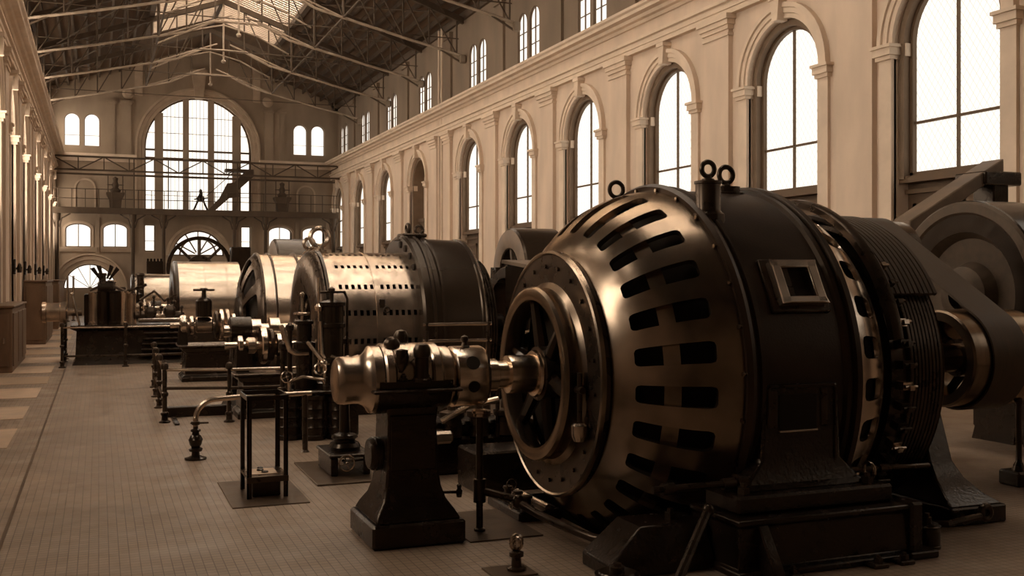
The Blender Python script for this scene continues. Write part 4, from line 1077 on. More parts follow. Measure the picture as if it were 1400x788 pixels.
for k in range(6):
    t_ = 2 * pi * k / 6; B = MB(); B.tube([(7.4, Y2, Z2), (7.4, Y2 + .95 * cos(t_), Z2 + .95 * sin(t_))], .06, 6); B.build('spoke', 'dark_metal', pu)

def belt_wheel(loc, r, w, axis_z, label, stand_y=.5):
    x, y = loc
    t = thing('belt_wheel', (x, y, 0), label, 'wheel')
    o = (x, y, axis_z)
    B = MB(); B.lathe([(0, r * .55), (-.02, r * .58), (-.02, r * .96), (.02, r), (w, r), (w + .02, r * .97), (w, r * .85), (w * .5, r * .82), (.05, r * .8)], o, 'X', 64); B.build('rim', 'drum_brown', t)
    B = MB(); B.lathe([(-.025, r * .57), (-.035, r * .6), (-.035, r * .93), (-.025, r * .96)], o, 'X', 64); B.build('face_ring', 'face_wood', t)
    for k in range(6):
        q = 2 * pi * k / 6 + .3; B = MB(); B.tube([(x + .1, y, axis_z), (x + .1, y + r * .6 * cos(q), axis_z + r * .6 * sin(q))], .06, 6); B.build('spoke', 'wheel_wood', t)
    B = MB(); B.tube([(x - .4, y, axis_z), (x + w + .4, y, axis_z)], .09, 12); B.build('axle', 'dark_metal', t)
    for xx in (x - .3, x + w + .3):
        B = MB(); B.loft_rect([(xx - .15, xx + .15, y - stand_y, y + stand_y, 0), (xx - .1, xx + .1, y - .25, y + .25, .4), (xx - .08, xx + .08, y - .16, y + .16, axis_z + .14)]); B.build('stand', 'black_cast', t)
    return t
belt_wheel((8.15, 20.6), .98, .95, 2.28, 'large dark belt wheel with pale face ring behind the perforated generator')
# timber cover over the pulley of the second generator
cv = thing('pulley_cover', (7.3, 17.2, 0), 'dark timber box with flat top beside the perforated generator\'s pulley', 'box')
B = MB(); B.box(6.75, 6.95, 16.2, 17.3, 0, 2.42, .02); B.build('side', 'black_paint', cv)
B = MB(); B.prism([(16.15, 2.42), (17.35, 2.52), (17.35, 2.46), (16.15, 2.36)], lambda a, b, d: (d, a, b), 6.7, 8.0); B.build('lid', 'face_wood', cv)
B = MB(); B.box(7.82, 8.0, 16.2, 17.0, 0, 2.38, .02); B.build('side', 'black_paint', cv)

# ------------------------------------------------------------------ third generator
Y3, Z3 = 24.5, 1.15
O3 = (0, Y3, Z3)
g3 = thing('generator', (4.0, Y3, 0), 'smooth pale banded generator with open spider end, third from the front', 'generator')
B = MB(); B.lathe([(3.36, 1.55), (3.36, 1.60), (3.62, 1.60), (3.62, 1.585), (5.1, 1.585), (5.1, 1.2)], O3, 'X', 80); B.build('casing', 'pale_casing', g3)
for x in (3.36, 3.62, 4.2, 4.6):
    B = MB(); B.lathe([(x - .02, 1.58), (x - .015, 1.63), (x + .025, 1.63), (x + .03, 1.58)], O3, 'X', 80); B.build('casing_band', 'dark_metal', g3)
p3 = bez((2.98, .62), (2.98, 1.0), (3.12, 1.5), (3.36, 1.6))
slotted(p3, O3, 12, .18, .78, .33, .1, .05, rot=.2).build('spider_bell', 'dark_metal', g3, smooth=50, solid=.05)
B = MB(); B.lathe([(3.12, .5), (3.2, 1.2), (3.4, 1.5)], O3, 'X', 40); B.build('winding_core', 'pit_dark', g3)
B = MB(); B.lathe([(2.94, .12), (2.94, .6), (3.0, .64), (3.0, .12)], O3, 'X', 40, loop=True); B.build('hub_ring', 'black_paint', g3)
B = MB(); B.lathe([(2.65, 0), (2.65, .09), (5.3, .09), (5.3, 0)], O3, 'X', 20); B.build('shaft', 'bright_steel', g3)
for s in (-1, 1):
    y0, y1 = sorted((Y3 + s * 1.32, Y3 + s * 1.9)); B = MB(); B.loft_rect([(3.2, 5.2, y0, y1, 0), (3.4, 5.0, y0, y1, .3), (3.6, 4.8, *sorted((Y3 + s * 1.32, Y3 + s * 1.66)), .9)]); B.build('stator_foot', 'black_cast', g3)
belt_wheel((4.25, 27.6), 1.1, .85, 2.12, 'dark belt wheel rising behind the smooth banded generator')

# fourth and fifth generators
def far_gen(x0, x1, y, z, r, label, foot_out=.4):
    o = (0, y, z)
    t = thing('generator', ((x0 + x1) / 2, y, 0), label, 'generator')
    B = MB(); B.lathe([(x0 + .14, r * .96), (x0 + .14, r), (x1, r), (x1, r * .6)], o, 'X', 72); B.build('casing', 'pale_casing', t)
    B = MB(); B.lathe([(x0 + .1, r * .25), (x0, r * .4), (x0 - .02, r * .93), (x0 + .04, r * 1.015), (x0 + .14, r * 1.015), (x0 + .15, r * .97)], o, 'X', 72); B.build('end_rim', 'black_paint', t)
    for k in (.45, .78):
        x = x0 + (x1 - x0) * k; B = MB(); B.lathe([(x, r * .995), (x, r * 1.012), (x + .03, r * 1.012), (x + .03, r * .995)], o, 'X', 72); B.build('casing_band', 'worn_steel', t)
    B = MB(); B.lathe([(x0 - .9, 0), (x0 - .9, .09), (x1 + .3, .09), (x1 + .3, 0)], o, 'X', 16); B.build('shaft', 'bright_steel', t)
    for s in (-1, 1):
        y0, y1 = sorted((y + s * r * .8, y + s * (r + foot_out * .6))); B = MB(); B.loft_rect([(x0, x1, y0, y1, 0), (x0 + .2, x1 - .2, y0, y1, .35), (x0 + .4, x1 - .4, *sorted((y + s * r * .8, y + s * r * 1.02)), .8)]); B.build('stator_foot', 'black_cast', t)
    B = MB(); B.loft_rect([(x0 - .75, x0 - .3, y - .4, y + .4, 0), (x0 - .68, x0 - .38, y - .22, y + .22, z - .1)]); B.lathe([(x0 - .7, .1), (x0 - .7, .2), (x0 - .36, .2), (x0 - .36, .1)], o, 'X', 16); B.build('bearing_stand', 'black_cast', t)
    return t
far_gen(2.36, 4.55, 37.8, 1.2, 1.56, 'large smooth pale cylinder generator before the middle lunette, fourth from the front')
far_gen(1.45, 3.2, 53.0, 1.2, 1.18, 'small pale cylinder generator farthest down the hall')
belt_wheel((5.6, 41.5), 1.0, .8, 1.9, 'small dark belt wheel far behind the smooth cylinder generator')

# ------------------------------------------------------------------ exciter set on a cast bed
def exciter(x, y, z, label, discs, base, lub=None, rim=None):
    t = thing('exciter', (x, y, 0), label, 'exciter')
    x0, x1, y0, y1, h = base
    B = MB(); B.loft_rect([(x0, x1, y0, y1, 0), (x0, x1, y0, y1, .10), (x0 + .06, x1 - .06, y0 + .06, y1 - .06, .14), (x0 + .10, x1 - .10, y0 + .08, y1 - .08, h - .12), (x0 + .02, x1 - .02, y0 + .02, y1 - .02, h - .06), (x0, x1, y0, y1, h)]); B.build('bed', 'black_cast', t, bevel=.015)
    B = MB(); B.box(x0 - .06, x1 + .06, y0 - .05, y1 + .05, h, h + .05, .015); B.build('bed_top', 'dark_metal', t)
    o = (0, y, z)
    for k, (a, b, r, mm) in enumerate(discs):
        B = MB(); e = min(.03, (b - a) * .2); B.lathe([(a, 0), (a, r - e), (a + e, r), (b - e, r), (b, r - e), (b, 0)], o, 'X', 32); B.build('rotor_disc', mm, t)
    B = MB(); B.tube([(discs[0][0] - .2, y, z), (discs[-1][1] + .3, y, z)], .06, 12); B.build('shaft', 'bright_steel', t)
    for a in (discs[0][0] + .05, discs[-1][1] - .1):
        B = MB(); B.loft_rect([(a - .1, a + .1, y - .25, y + .25, h + .04), (a - .07, a + .07, y - .12, y + .12, z)]); B.build('bearing_stand', 'black_paint', t)
    if lub:
        lx, ly, lz, lr, lh = lub
        B = MB(); B.lathe([(0, 0), (0, lr), (lh * .55, lr), (lh * .62, lr * .8), (lh * .68, lr * .3), (lh * .9, lr * .25), (lh * .92, lr * .5), (lh, lr * .45), (lh, 0)], (lx, ly, lz), 'Z', 20); B.build('lubricator', 'black_paint', t)
        B = MB(); B.tube([(lx - lr * 1.3, ly, lz + lh * .93), (lx + lr * 1.3, ly, lz + lh * .93)], lr * .14, 8); B.build('lubricator_arm', 'dark_metal', t)
    return t
exciter(2.2, 23.35, 1.18, 'exciter with polished rings on a black bed before the banded generator',
        [(1.62, 1.76, .22, 'bright_steel'), (1.82, 1.90, .20, 'bright_steel'), (1.94, 2.30, .17, 'worn_steel'), (2.34, 2.40, .30, 'dark_metal'), (2.43, 2.52, .34, 'bright_steel'), (2.56, 2.64, .34, 'worn_steel'), (2.68, 2.78, .24, 'bright_steel')],
        (1.62, 2.9, 22.85, 23.9, .72), lub=(2.1, 23.2, 1.36, .17, .62))
B = MB()
ex2 = exciter(2.55, 16.95, 1.12, 'small polished exciter on a low black bed before the perforated generator',
        [(2.05, 2.13, .16, 'bright_steel'), (2.18, 2.34, .13, 'worn_steel'), (2.40, 2.50, .30, 'bright_steel'), (2.54, 2.60, .26, 'dark_metal'), (2.64, 2.74, .19, 'bright_steel'), (2.78, 2.88, .16, 'bright_steel')],
        (2.0, 2.95, 16.5, 17.4, .66))
B = MB(); B.tube(arcpts((2.48, .75), .28, radians(200), radians(350), 12, 'XZ', 16.6), .02, 6); B.build('sling_rod', 'bright_steel', ex2)
exciter(1.35, 36.4, 1.2, 'exciter with polished drum before the large smooth cylinder generator',
        [(.75, .9, .2, 'bright_steel'), (.95, 1.3, .26, 'worn_steel'), (1.35, 1.45, .34, 'bright_steel'), (1.5, 1.62, .22, 'bright_steel')], (.7, 1.75, 35.8, 37.0, .75), lub=(1.2, 36.3, 1.44, .12, .4))
exciter(.9, 50.5, 1.15, 'small distant exciter before the farthest generator',
        [(.3, .5, .25, 'bright_steel'), (.55, .9, .3, 'worn_steel'), (.95, 1.05, .38, 'bright_steel')], (.2, 1.3, 50.0, 51.2, .7))

# ------------------------------------------------------------------ steam engine at the left behind the railing
en = thing('steam_engine', (.6, 29.0, 0), 'black steam engine with vertical ribs on a high plinth behind the left railing', 'engine')
B = MB(); B.loft_rect([(-.62, 2.15, 28.2, 30.2, 0), (-.55, 2.1, 28.27, 30.2, .12), (-.52, 2.07, 28.3, 30.2, .85), (-.66, 2.18, 28.15, 30.25, .92), (-.66, 2.18, 28.15, 30.25, 1.0)]); B.build('plinth', 'black_cast', en)
for i, (x, r, h, mm) in enumerate(((-.12, .12, .78, 'worn_steel'), (.10, .14, .80, 'black_paint'), (.36, .15, .82, 'black_paint'), (.60, .11, .80, 'bright_steel'), (.80, .10, .74, 'worn_steel'))):
    B = MB(); B.lathe([(1.0, 0), (1.0, r * 1.15), (1.06, r * 1.15), (1.07, r), (.98 + h, r), (1.0 + h, r * 1.1), (1.05 + h, r * 1.1), (1.05 + h, 0)], (x, 28.7, 0), 'Z', 20); B.build('column', mm, en)
B = MB(); B.box(-.35, .9, 28.75, 29.6, 1.0, 1.78, .03); B.build('cylinder_block', 'black_paint', en)
B = MB(); B.lathe([(-.18, 0), (-.18, .15), (-.14, .19), (.2, .19), (.24, .15), (.24, 0)], (.15, 29.0, 1.93), 'X', 28); B.build('top_cylinder', 'black_cast', en)
for k, a in enumerate((58, 74, 106, 122)):
    q = radians(a); B = MB(); B.prism([(-.025, .18), (.025, .18), (.06, .52), (-.05, .55)], lambda u_, v_, d: (.15 + u_ * sin(q) + v_ * cos(q) * 1.1, d, 2.0 + v_ * sin(q) - u_ * cos(q)), 28.95, 29.05); B.build('governor_blade', 'black_cast', en)
B = MB(); B.tube([(-.45, 28.5, 1.0), (-.62, 28.5, 1.75)], .03, 8); B.sphere((-.63, 28.5, 1.78), .05, 10, 6); B.build('lever', 'worn_steel', en)
B = MB(); B.lathe([(-1.36, 0), (-1.36, .20), (-1.33, .26), (-1.24, .27), (-1.23, .24), (-.92, .24), (-.91, .27), (-.78, .27), (-.75, .2), (-.75, .1), (-.4, .1), (-.4, 0)], (0, 28.9, 1.32), 'X', 32); B.build('side_drum', 'worn_steel', en)
for x, z, r in ((1.02, 1.22, .12), (1.25, 1.28, .16), (1.5, 1.2, .14), (1.72, 1.3, .18), (1.95, 1.2, .12)):
    B = MB(); B.lathe([(-.14, 0), (-.14, r * .7), (-.08, r), (.08, r), (.14, r * .7), (.14, 0)], (x, 28.6, z), 'X', 20); B.build('valve_chest', 'dark_metal' if x != 1.5 else 'worn_steel', en)
for k in range(7):
    x = 1.0 + k * .17; h = 1.4 + random.random() * .45
    B = MB(); B.tube([(x, 28.5 + .1 * (k % 3), 1.1), (x, 28.5 + .1 * (k % 3), h)], .025, 6); B.sphere((x, 28.5 + .1 * (k % 3), h), .05, 8, 6); B.build('valve_rod', 'dark_metal', en)
B = MB(); B.tube([(.95, 28.45, 1.10), (2.15, 28.45, 1.10)], .06, 10); B.build('crank_rod', 'bright_steel', en)
B = MB(); B.tube([(1.0, 28.7, 1.62), (1.35, 28.7, 1.85), (1.6, 28.7, 1.6), (1.9, 28.7, 1.75)], .03, 8); B.build('steam_pipe', 'dark_metal', en)
for k in range(5):
    B = MB(); B.box(1.0 + .02 * k, 2.0 - .02 * k, 28.12, 28.3, .2 + .14 * k, .24 + .14 * k, .01); B.build('guide_bar', 'dark_metal', en)

# second distant engine between the engine and the far generators
e2 = thing('steam_engine', (.8, 40.0, 0), 'distant cluttered steam engine with pipes left of the large cylinder generator', 'engine')
B = MB(); B.box(-.4, 1.7, 39.4, 41.0, 0, 1.1, .05); B.build('plinth', 'black_cast', e2)
for k in range(6):
    x = -.2 + k * .32; h = 1.5 + .25 * ((k * 7) % 4)
    B = MB(); B.lathe([(1.1, 0), (1.1, .13), (h, .12), (h + .05, .16), (h + .12, .14), (h + .12, 0)], (x, 39.8, 0), 'Z', 14); B.build('column', 'dark_metal' if k % 2 else 'worn_steel', e2)
B = MB(); B.tube([(-.3, 39.6, 1.75), (.3, 39.6, 2.0), (.9, 39.6, 1.7), (1.6, 39.6, 1.95)], .05, 8); B.build('steam_pipe', 'dark_metal', e2)

# flywheel housing before the middle lunette
fw = thing('flywheel', (5.2, 60.0, 0), 'tall dark wheel with round hub standing before the middle lunette', 'flywheel')
B = MB(); B.lathe([(-.2, 1.55), (-.22, 1.75), (.22, 1.75), (.2, 1.55)], (5.2, 60, 2.75), 'Y', 56, loop=True); B.build('rim', 'black_paint', fw)
B = MB(); B.lathe([(-.25, .25), (-.25, .7), (.25, .7), (.25, .25)], (5.2, 60, 2.75), 'Y', 40, loop=True); B.build('hub', 'dark_metal', fw)
for k in range(8):
    q = 2 * pi * k / 8; B = MB(); B.tube([(5.2, 60, 2.75), (5.2 + 1.6 * cos(q), 60, 2.75 + 1.6 * sin(q))], .08, 8); B.build('spoke', 'dark_metal', fw)
B = MB(); B.box(3.6, 6.8, 59.4, 60.8, 0, 1.0, .05); B.build('plinth', 'black_cast', fw)
tk = thing('tank', (7.0, 59.0, 0), 'dark square tank on legs right of the wheel before the middle lunette', 'tank')
B = MB(); B.box(6.75, 7.8, 58.6, 59.4, 2.6, 3.9, .04); B.build('body', 'black_paint', tk)
for x in (6.85, 7.7):
    for y in (58.7, 59.3): B = MB(); B.box(x - .06, x + .06, y - .06, y + .06, 0, 2.6); B.build('leg', 'black_cast', tk)

# ------------------------------------------------------------------ vertical pump group
pm = thing('vertical_pump', (2.8, 14.5, 0), 'tall black vertical pump with lubricator and polished rods left of the perforated generator', 'pump')
B = MB(); B.box(2.55, 3.35, 14.15, 15.0, 0, .60, .03); B.box(2.5, 3.4, 14.1, 15.05, .60, .66, .015); B.build('bed', 'black_cast', pm)
for x, y, r, h in ((2.42, 14.3, .17, .62), (2.72, 14.12, .14, .60), (3.05, 14.12, .14, .56)):
    B = MB(); pr = [(0, 0), (0, r * 1.12), (.06, r * 1.12)]
    for k in range(4): z = .06 + (h - .1) * k / 4; pr += [(z + .01, r), (z + (h - .1) / 4 - .02, r), (z + (h - .1) / 4 - .01, r * 1.08)]
    pr += [(h, r * 1.08), (h, 0)]
    B.lathe(pr, (x, y, 0), 'Z', 24); B.build('barrel', 'black_cast', pm)
B = MB(); B.lathe([(.66, 0), (.66, .22), (.74, .22), (.76, .14), (1.02, .14), (1.03, .2), (1.08, .2), (1.09, .165), (1.5, .165), (1.51, .19), (1.56, .19), (1.57, .165), (1.80, .165), (1.81, .19), (1.86, .19), (1.88, .12), (1.90, 0)], (3.02, 14.4, 0), 'Z', 28); B.build('pump_column', 'black_paint', pm)
B = MB(); B.lathe([(1.88, .03), (2.0, .03), (2.01, .05), (2.05, .05), (2.08, 0)], (3.02, 14.4, 0), 'Z', 12); B.tube([(2.86, 14.4, 2.0), (3.2, 14.4, 2.0), (3.24, 14.4, 1.9), (3.24, 14.4, 1.2)], .018, 8); B.build('top_valve', 'dark_metal', pm)
B = MB(); B.lathe([(.66, 0), (.66, .17), (.80, .17), (.82, .11), (1.2, .11), (1.22, .15), (1.3, .15), (1.32, .1), (1.55, .1), (1.56, .13), (1.6, .13), (1.62, .04), (1.7, .04)], (2.66, 14.5, 0), 'Z', 24); B.build('valve_column', 'black_cast', pm)
B = MB(); B.torus((2.62, 14.45, 1.70), .10, .022, 'Z', 22, 6); B.tube([(2.62, 14.45, 1.6), (2.62, 14.45, 1.95)], .02, 8); B.sphere((2.62, 14.45, 1.97), .035, 8, 6); B.build('handwheel', 'worn_steel', pm)
B = MB(); B.tube([(2.83, 14.35, .9), (2.83, 14.35, 2.2)], .022, 8); B.lathe([(1.74, .02), (1.74, .05), (1.80, .06), (1.84, .03)], (2.83, 14.35, 0), 'Z', 12); B.build('polished_rod', 'bright_steel', pm)
B = MB(); B.tube([(2.84, 14.3, 1.6), (2.86, 14.3, 1.15), (2.98, 14.3, .98)], .028, 8); B.build('polished_link', 'bright_steel', pm)
B = MB(); B.tube([(2.66, 14.3, 1.32), (2.88, 14.25, 1.02), (2.90, 14.25, .68)], .028, 8); B.sphere((2.88, 14.25, 1.02), .065, 12, 8); B.build('polished_elbow', 'worn_steel', pm)
B = MB(); B.tube([(2.32, 14.4, 1.55), (2.36, 14.4, 1.45), (2.44, 14.4, 1.20), (2.52, 14.4, 1.15), (2.7, 14.4, 1.15)], .032, 10); B.build('suction_pipe', 'worn_steel', pm)
for k, (x, y, z) in enumerate(((2.45, 14.5, .68), (3.3, 14.3, .68), (2.9, 14.15, .68), (3.2, 14.9, .68), (2.6, 14.9, .68))):
    B = MB(); hexnut(B, (x, y, z - .02), .05, .06); B.tube([(x, y, z), (x, y, z + .16)], .02, 6); B.build('stud', 'dark_metal', pm)
B = MB(); B.tube([(2.98, 14.25, 1.12), (3.15, 14.2, 1.05), (3.33, 14.2, 1.1), (3.4, 14.3, .7)], .025, 8); B.sphere((3.2, 14.2, 1.07), .06, 10, 8); B.build('feed_pipe', 'worn_steel', pm)
B = MB(); B.torus((2.82, 14.2, .95), .08, .015, 'Y', 18, 6); B.build('gauge_ring', 'bright_steel', pm)

for k, (x, y, z0, z1) in enumerate(((2.38, 14.62, .62, 1.30), (2.50, 14.75, .62, 1.55), (3.28, 14.62, .66, 1.35))):
    B = MB(); B.lathe([(z0, 0), (z0, .07), (z0 + .05, .07), (z0 + .06, .035), (z1 - .1, .035), (z1 - .09, .06), (z1 - .02, .06), (z1, .03), (z1 + .03, 0)], (x, y, 0), 'Z', 14); B.build('side_column', 'dark_metal', pm)
handwheel(pm, (2.36, 14.16, .86), .075, 'Y', 'worn_steel')
B = MB(); B.tube([(2.36, 14.16, .86), (2.42, 14.32, .80), (2.42, 14.32, .6)], .018, 6); B.build('cock', 'dark_metal', pm)
B = MB(); B.tube([(2.42, 14.3, .64), (2.42, 14.3, .78), (2.60, 14.28, .84), (2.86, 14.2, .80), (2.95, 14.15, .62)], .026, 8); B.build('loop_pipe', 'worn_steel', pm)

# low machinery between the pump and the generator hub
vb = thing('valve_bank', (3.7, 11.4, 0), 'low black valve bank with polished levers behind the stand pipe', 'valve')
B = MB(); B.box(3.1, 4.9, 11.0, 12.0, 0, .42, .03); B.box(3.3, 4.4, 11.05, 11.8, .42, .58, .03); B.build('bed', 'black_cast', vb)
for k in range(4):
    x = 3.35 + .32 * k; B = MB(); B.lathe([(.42, 0), (.42, .12), (.62, .11), (.64, .14), (.70, .14), (.72, .05), (.82, .04), (.84, 0)], (x, 11.05, 0), 'Z', 18); B.build('valve', 'dark_metal', vb)
B = MB(); B.tube([(3.5, 10.9, .62), (3.8, 10.85, .78), (4.15, 10.85, .84)], .035, 8); B.build('lever', 'bright_steel', vb)
B = MB(); B.box(3.15, 3.62, 10.82, 11.0, .38, .52, .03); B.build('polished_block', 'worn_steel', vb)
B = MB(); B.tube([(3.1, 11.0, .95), (4.3, 11.0, .95)], .025, 8); B.tube([(3.15, 11.0, .4), (3.15, 11.0, .95)], .025, 8); B.tube([(4.2, 11.0, .4), (4.2, 11.0, .95)], .025, 8); B.build('guard_rail', 'dark_metal', vb)
sb = thing('switch_stand', (5.2, 14.8, 0), 'black switch stand with shelf rails between the two nearest generators', 'stand')
B = MB(); B.box(4.35, 5.4, 14.4, 15.2, 0, 1.0, .03); B.build('cabinet', 'black_paint', sb)
for x in (4.4, 5.35):
    B = MB(); B.tube([(x, 14.4, 1.0), (x, 14.4, 1.55)], .03, 8); B.build('post', 'dark_metal', sb)
for z in (1.28, 1.52):
    B = MB(); B.tube([(4.35, 14.4, z), (5.4, 14.4, z)], .025, 8); B.build('rail', 'worn_steel', sb)

# ------------------------------------------------------------------ floor valve with handwheel, plates, stand
pl = tag(MB().box(2.14, 2.86, 10.92, 12.35, 0, .02, .006).build('floor_plate', 'floor_plate'), 'dark iron floor plate beneath the handwheel valve', 'plate')
hv = thing('handwheel_valve', (2.55, 11.5, .02), 'low iron valve frame with handwheel and round boss on the dark plate', 'valve')
B = MB(); B.box(2.36, 2.44, 11.28, 12.0, .02, .22, .01); B.box(2.72, 2.80, 11.28, 12.0, .02, .22, .01); B.box(2.34, 2.82, 11.26, 12.02, .22, .26, .01); B.build('frame', 'black_cast', hv)
B = MB(); B.lathe([(.26, 0), (.26, .17), (.30, .18), (.34, .16), (.36, .12), (.38, .12), (.40, .15), (.43, .14), (.46, .06), (.9, .055), (1.0, .08), (1.02, .08), (1.02, 0)], (2.58, 11.6, 0), 'Z', 26); B.build('boss', 'black_paint', hv)
handwheel(hv, (2.52, 11.22, .17), .085, 'Y', 'worn_steel')
B = MB(); B.tube([(2.52, 11.22, .17), (2.52, 11.4, .17)], .02, 8); B.tube([(2.52, 11.3, .17), (2.8, 11.3, .19)], .015, 6); B.build('spindle', 'dark_metal', hv)

p2_ = tag(MB().box(1.18, 1.92, 10.15, 11.5, 0, .012, .004).build('floor_plate', 'floor_plate'), 'worn iron floor plate under the open frame stand', 'plate')
fs = thing('frame_stand', (1.54, 10.75, .012), 'tall open black angle-iron stand with a low shelf in the middle foreground', 'stand')
fx0, fx1, fy0, fy1, ftop = 1.36, 1.76, 10.48, 11.02, 1.03
for x in (fx0, fx1):
    for y in (fy0, fy1):
        sx = 1 if x == fx0 else -1; sy = 1 if y == fy0 else -1
        B = MB(); B.box(x, x + sx * .045, y, y + sy * .012, .012, ftop); B.box(x, x + sx * .012, y, y + sy * .045, .012, ftop); B.build('leg', 'black_paint', fs, smooth=0)
for z in (ftop - .045,):
    for y in (fy0, fy1): B = MB(); B.box(fx0, fx1, y - .006, y + .006, z, z + .045); B.build('top_rail', 'black_paint', fs, smooth=0)
    for x in (fx0, fx1): B = MB(); B.box(x - .006, x + .006, fy0, fy1, z, z + .045); B.build('top_rail', 'black_paint', fs, smooth=0)
B = MB(); B.box(fx0, fx1, fy0, fy1, .20, .225); B.box(fx0 - .004, fx1 + .004, fy0 - .006, fy0 + .01, .17, .225); B.build('shelf', 'dark_metal', fs, smooth=0)
B = MB(); B.box(fx0 + .06, fx1 - .06, fy0 + .08, fy1 - .08, .012, .19, .01); B.build('lower_box', 'black_paint', fs)
pp = tag(MB().box(1.42, 1.68, 10.60, 10.92, .2255, .2325, .002).build('paper_sheet', 'slab_pale'), 'pale sheet lying on the low shelf of the open stand', 'paper')
for i, (x, y, r) in enumerate(((1.56, 10.68, .035), (1.53, 10.80, .035), (1.55, 10.95, .03))):
    B = MB(); B.lathe([(0, 0), (0, r), (.012, r), (.016, r * .8), (.016, 0)], (x, y, .232 if i < 2 else .225), 'Z', 16)
    tag(B.build('lid', 'black_paint'), ['small black lid at the near end of the pale sheet', 'small black lid in the middle of the pale sheet', 'small black lid behind the pale sheet'][i], 'lid', 'black lids on the stand shelf')

# valve post with curved pipe
vp = thing('valve_post', (1.09, 13.1, 0), 'polished turned valve post whose curved pipe runs right to the frame stand', 'valve')
B = MB(); B.lathe([(0, 0), (0, .13), (.02, .13), (.03, .09), (.05, .05), (.09, .045), (.10, .075), (.13, .085), (.15, .05), (.18, .07), (.24, .085), (.29, .06), (.30, .045), (.33, .04), (.34, .06), (.36, .06), (.37, .03), (.42, .03)], (1.09, 13.1, 0), 'Z', 20); B.build('turned_body', 'black_paint', vp)
pts = [(1.09, 13.1, .40), (1.09, 13.1, .50)] + arcpts((1.33, .48), .24, radians(175), radians(92), 8, 'XZ', 13.1) + [(1.6, 13.1, .735), (2.5, 13.15, .74)]
B = MB(); B.tube(pts, .032, 12); B.build('curved_pipe', 'worn_steel', vp)
B = MB(); B.lathe([(.42, .03), (.42, .05), (.46, .05), (.46, .03)], (1.09, 13.1, 0), 'Z', 14); B.tube([(1.03, 13.1, .44), (1.24, 13.08, .44)], .012, 6); B.build('collar', 'dark_metal', vp)
B = MB(); B.lathe([(0, 0), (0, .06), (.03, .035), (.73, .035), (.73, 0)], (2.42, 13.15, 0), 'Z', 12); B.build('pipe_leg', 'dark_metal', vp)

# ------------------------------------------------------------------ railings
def railing(root, pts, h, rails, post_r=.028, ball=.05, m='dark_metal', fancy=True):
    for x, y in pts:
        B = MB()
        if fancy:
            B.lathe([(0, 0), (0, .085), (.02, .085), (.04, .05), (.10, .045), (.12, .06), (.15, .06), (.17, post_r), (h * .5 - .04, post_r), (h * .5 - .02, ball), (h * .5 + .02, ball), (h * .5 + .04, post_r), (h - .06, post_r), (h - .05, ball), (h, ball * 1.1), (h + .04, ball * .8), (h + .06, 0)], (x, y, 0), 'Z', 14)
        else: B.lathe([(0, 0), (0, post_r * 2), (.03, post_r), (h, post_r), (h, 0)], (x, y, 0), 'Z', 10)
        B.build('post', m, root)
    for a, b in zip(pts, pts[1:]):
        for z in rails:
            B = MB(); B.tube([(*a, z), (*b, z)], .024, 10); B.build('rail', m if z < h * .8 else 'worn_steel', root)
ra_ = thing('pipe_railing', (.5, 27.5, 0), 'black pipe railing around the steam engine at the left', 'railing')
railing(ra_, [(-.83, 30.6), (-.83, 29.5), (-.83, 27.6), (.62, 27.45), (2.0, 27.6)], 1.05, (.28, .98), .035, .055)
rb_ = thing('pipe_railing', (1.5, 17.0, 0), 'low black pipe railing with knobbed posts around the machine well in the middle', 'railing')
railing(rb_, [(1.03, 22.0), (.98, 20.25), (.95, 18.5), (.93, 16.6)], .86, (.35, .80), .035, .055)
railing(rb_, [(.93, 16.6), (1.85, 16.32), (2.9, 16.25)], .86, (.52, .80), .03, .05)
B = MB(); B.box(.98, 1.9, 17.15, 17.3, 0, .16, .01); B.build('kerb_channel', 'black_cast', rb_)
B = MB(); B.box(1.05, 1.12, 16.2, 17.0, 0.0, .03, .005); B.build('floor_bar', 'black_cast', rb_)

# ------------------------------------------------------------------ cabinets and fittings along the left wall
def cabinet(x0, x1, y0, y1, h, label):
    t = thing('switch_cabinet', ((x0 + x1) / 2, (y0 + y1) / 2, 0), label, 'cabinet')
    B = MB(); B.box(x0, x1, y0, y1, 0, h, .02); B.box(x0, x1 + .04, y0 - .04, y1 + .04, h, h + .06, .015); B.build('body', 'cabinet_wood', t)
    B = MB(); B.box(x0 + .08, x1 - .08, y0 - .03, y0, .15, h - .12, .01); d = B.build('door', 'cabinet_wood', t)
    B = MB(); B.box(x1 - .2, x1 - .15, y0 - .06, y0 - .03, h * .45, h * .55, .008); B.build('handle', 'worn_steel', d)
    n = max(1, round((y1 - y0) / 1.6))
    for k in range(n):
        a = y0 + (y1 - y0) * k / n; b = y0 + (y1 - y0) * (k + 1) / n
        B = MB(); B.box(x1, x1 + .03, a + .1, b - .1, .15, h - .12, .01); B.build('side_door', 'cabinet_wood', t)
    return t
cabinet(-2.30, -1.85, 26.5, 31.0, 1.5, 'brown wooden cabinet at the left edge against the left wall')
cabinet(-2.30, -1.62, 37.5, 42.5, 2.05, 'tall wooden cabinet by the left wall, second from the left edge')
cabinet(-2.30, -1.60, 48.5, 55.0, 2.05, 'farthest tall wooden cabinet by the left wall')
def wall_pipe(x, y, h, label):
    t = thing('wall_pipe', (x, y, 0), label, 'pipe')
    B = MB(); B.tube([(x, y, 0), (x, y, h)], .05, 8); B.build('pipe', 'worn_steel', t)
    B = MB(); B.lathe([(0, 0), (0, .1), (.05, .1), (.06, .06)], (x, y, 0), 'Z', 12); B.build('foot', 'dark_metal', t)
wall_pipe(-1.45, 56.5, 2.3, 'pale upright pipe beyond the farthest cabinet'); wall_pipe(-1.2, 57.5, 2.3, 'second pale upright pipe beyond the farthest cabinet')
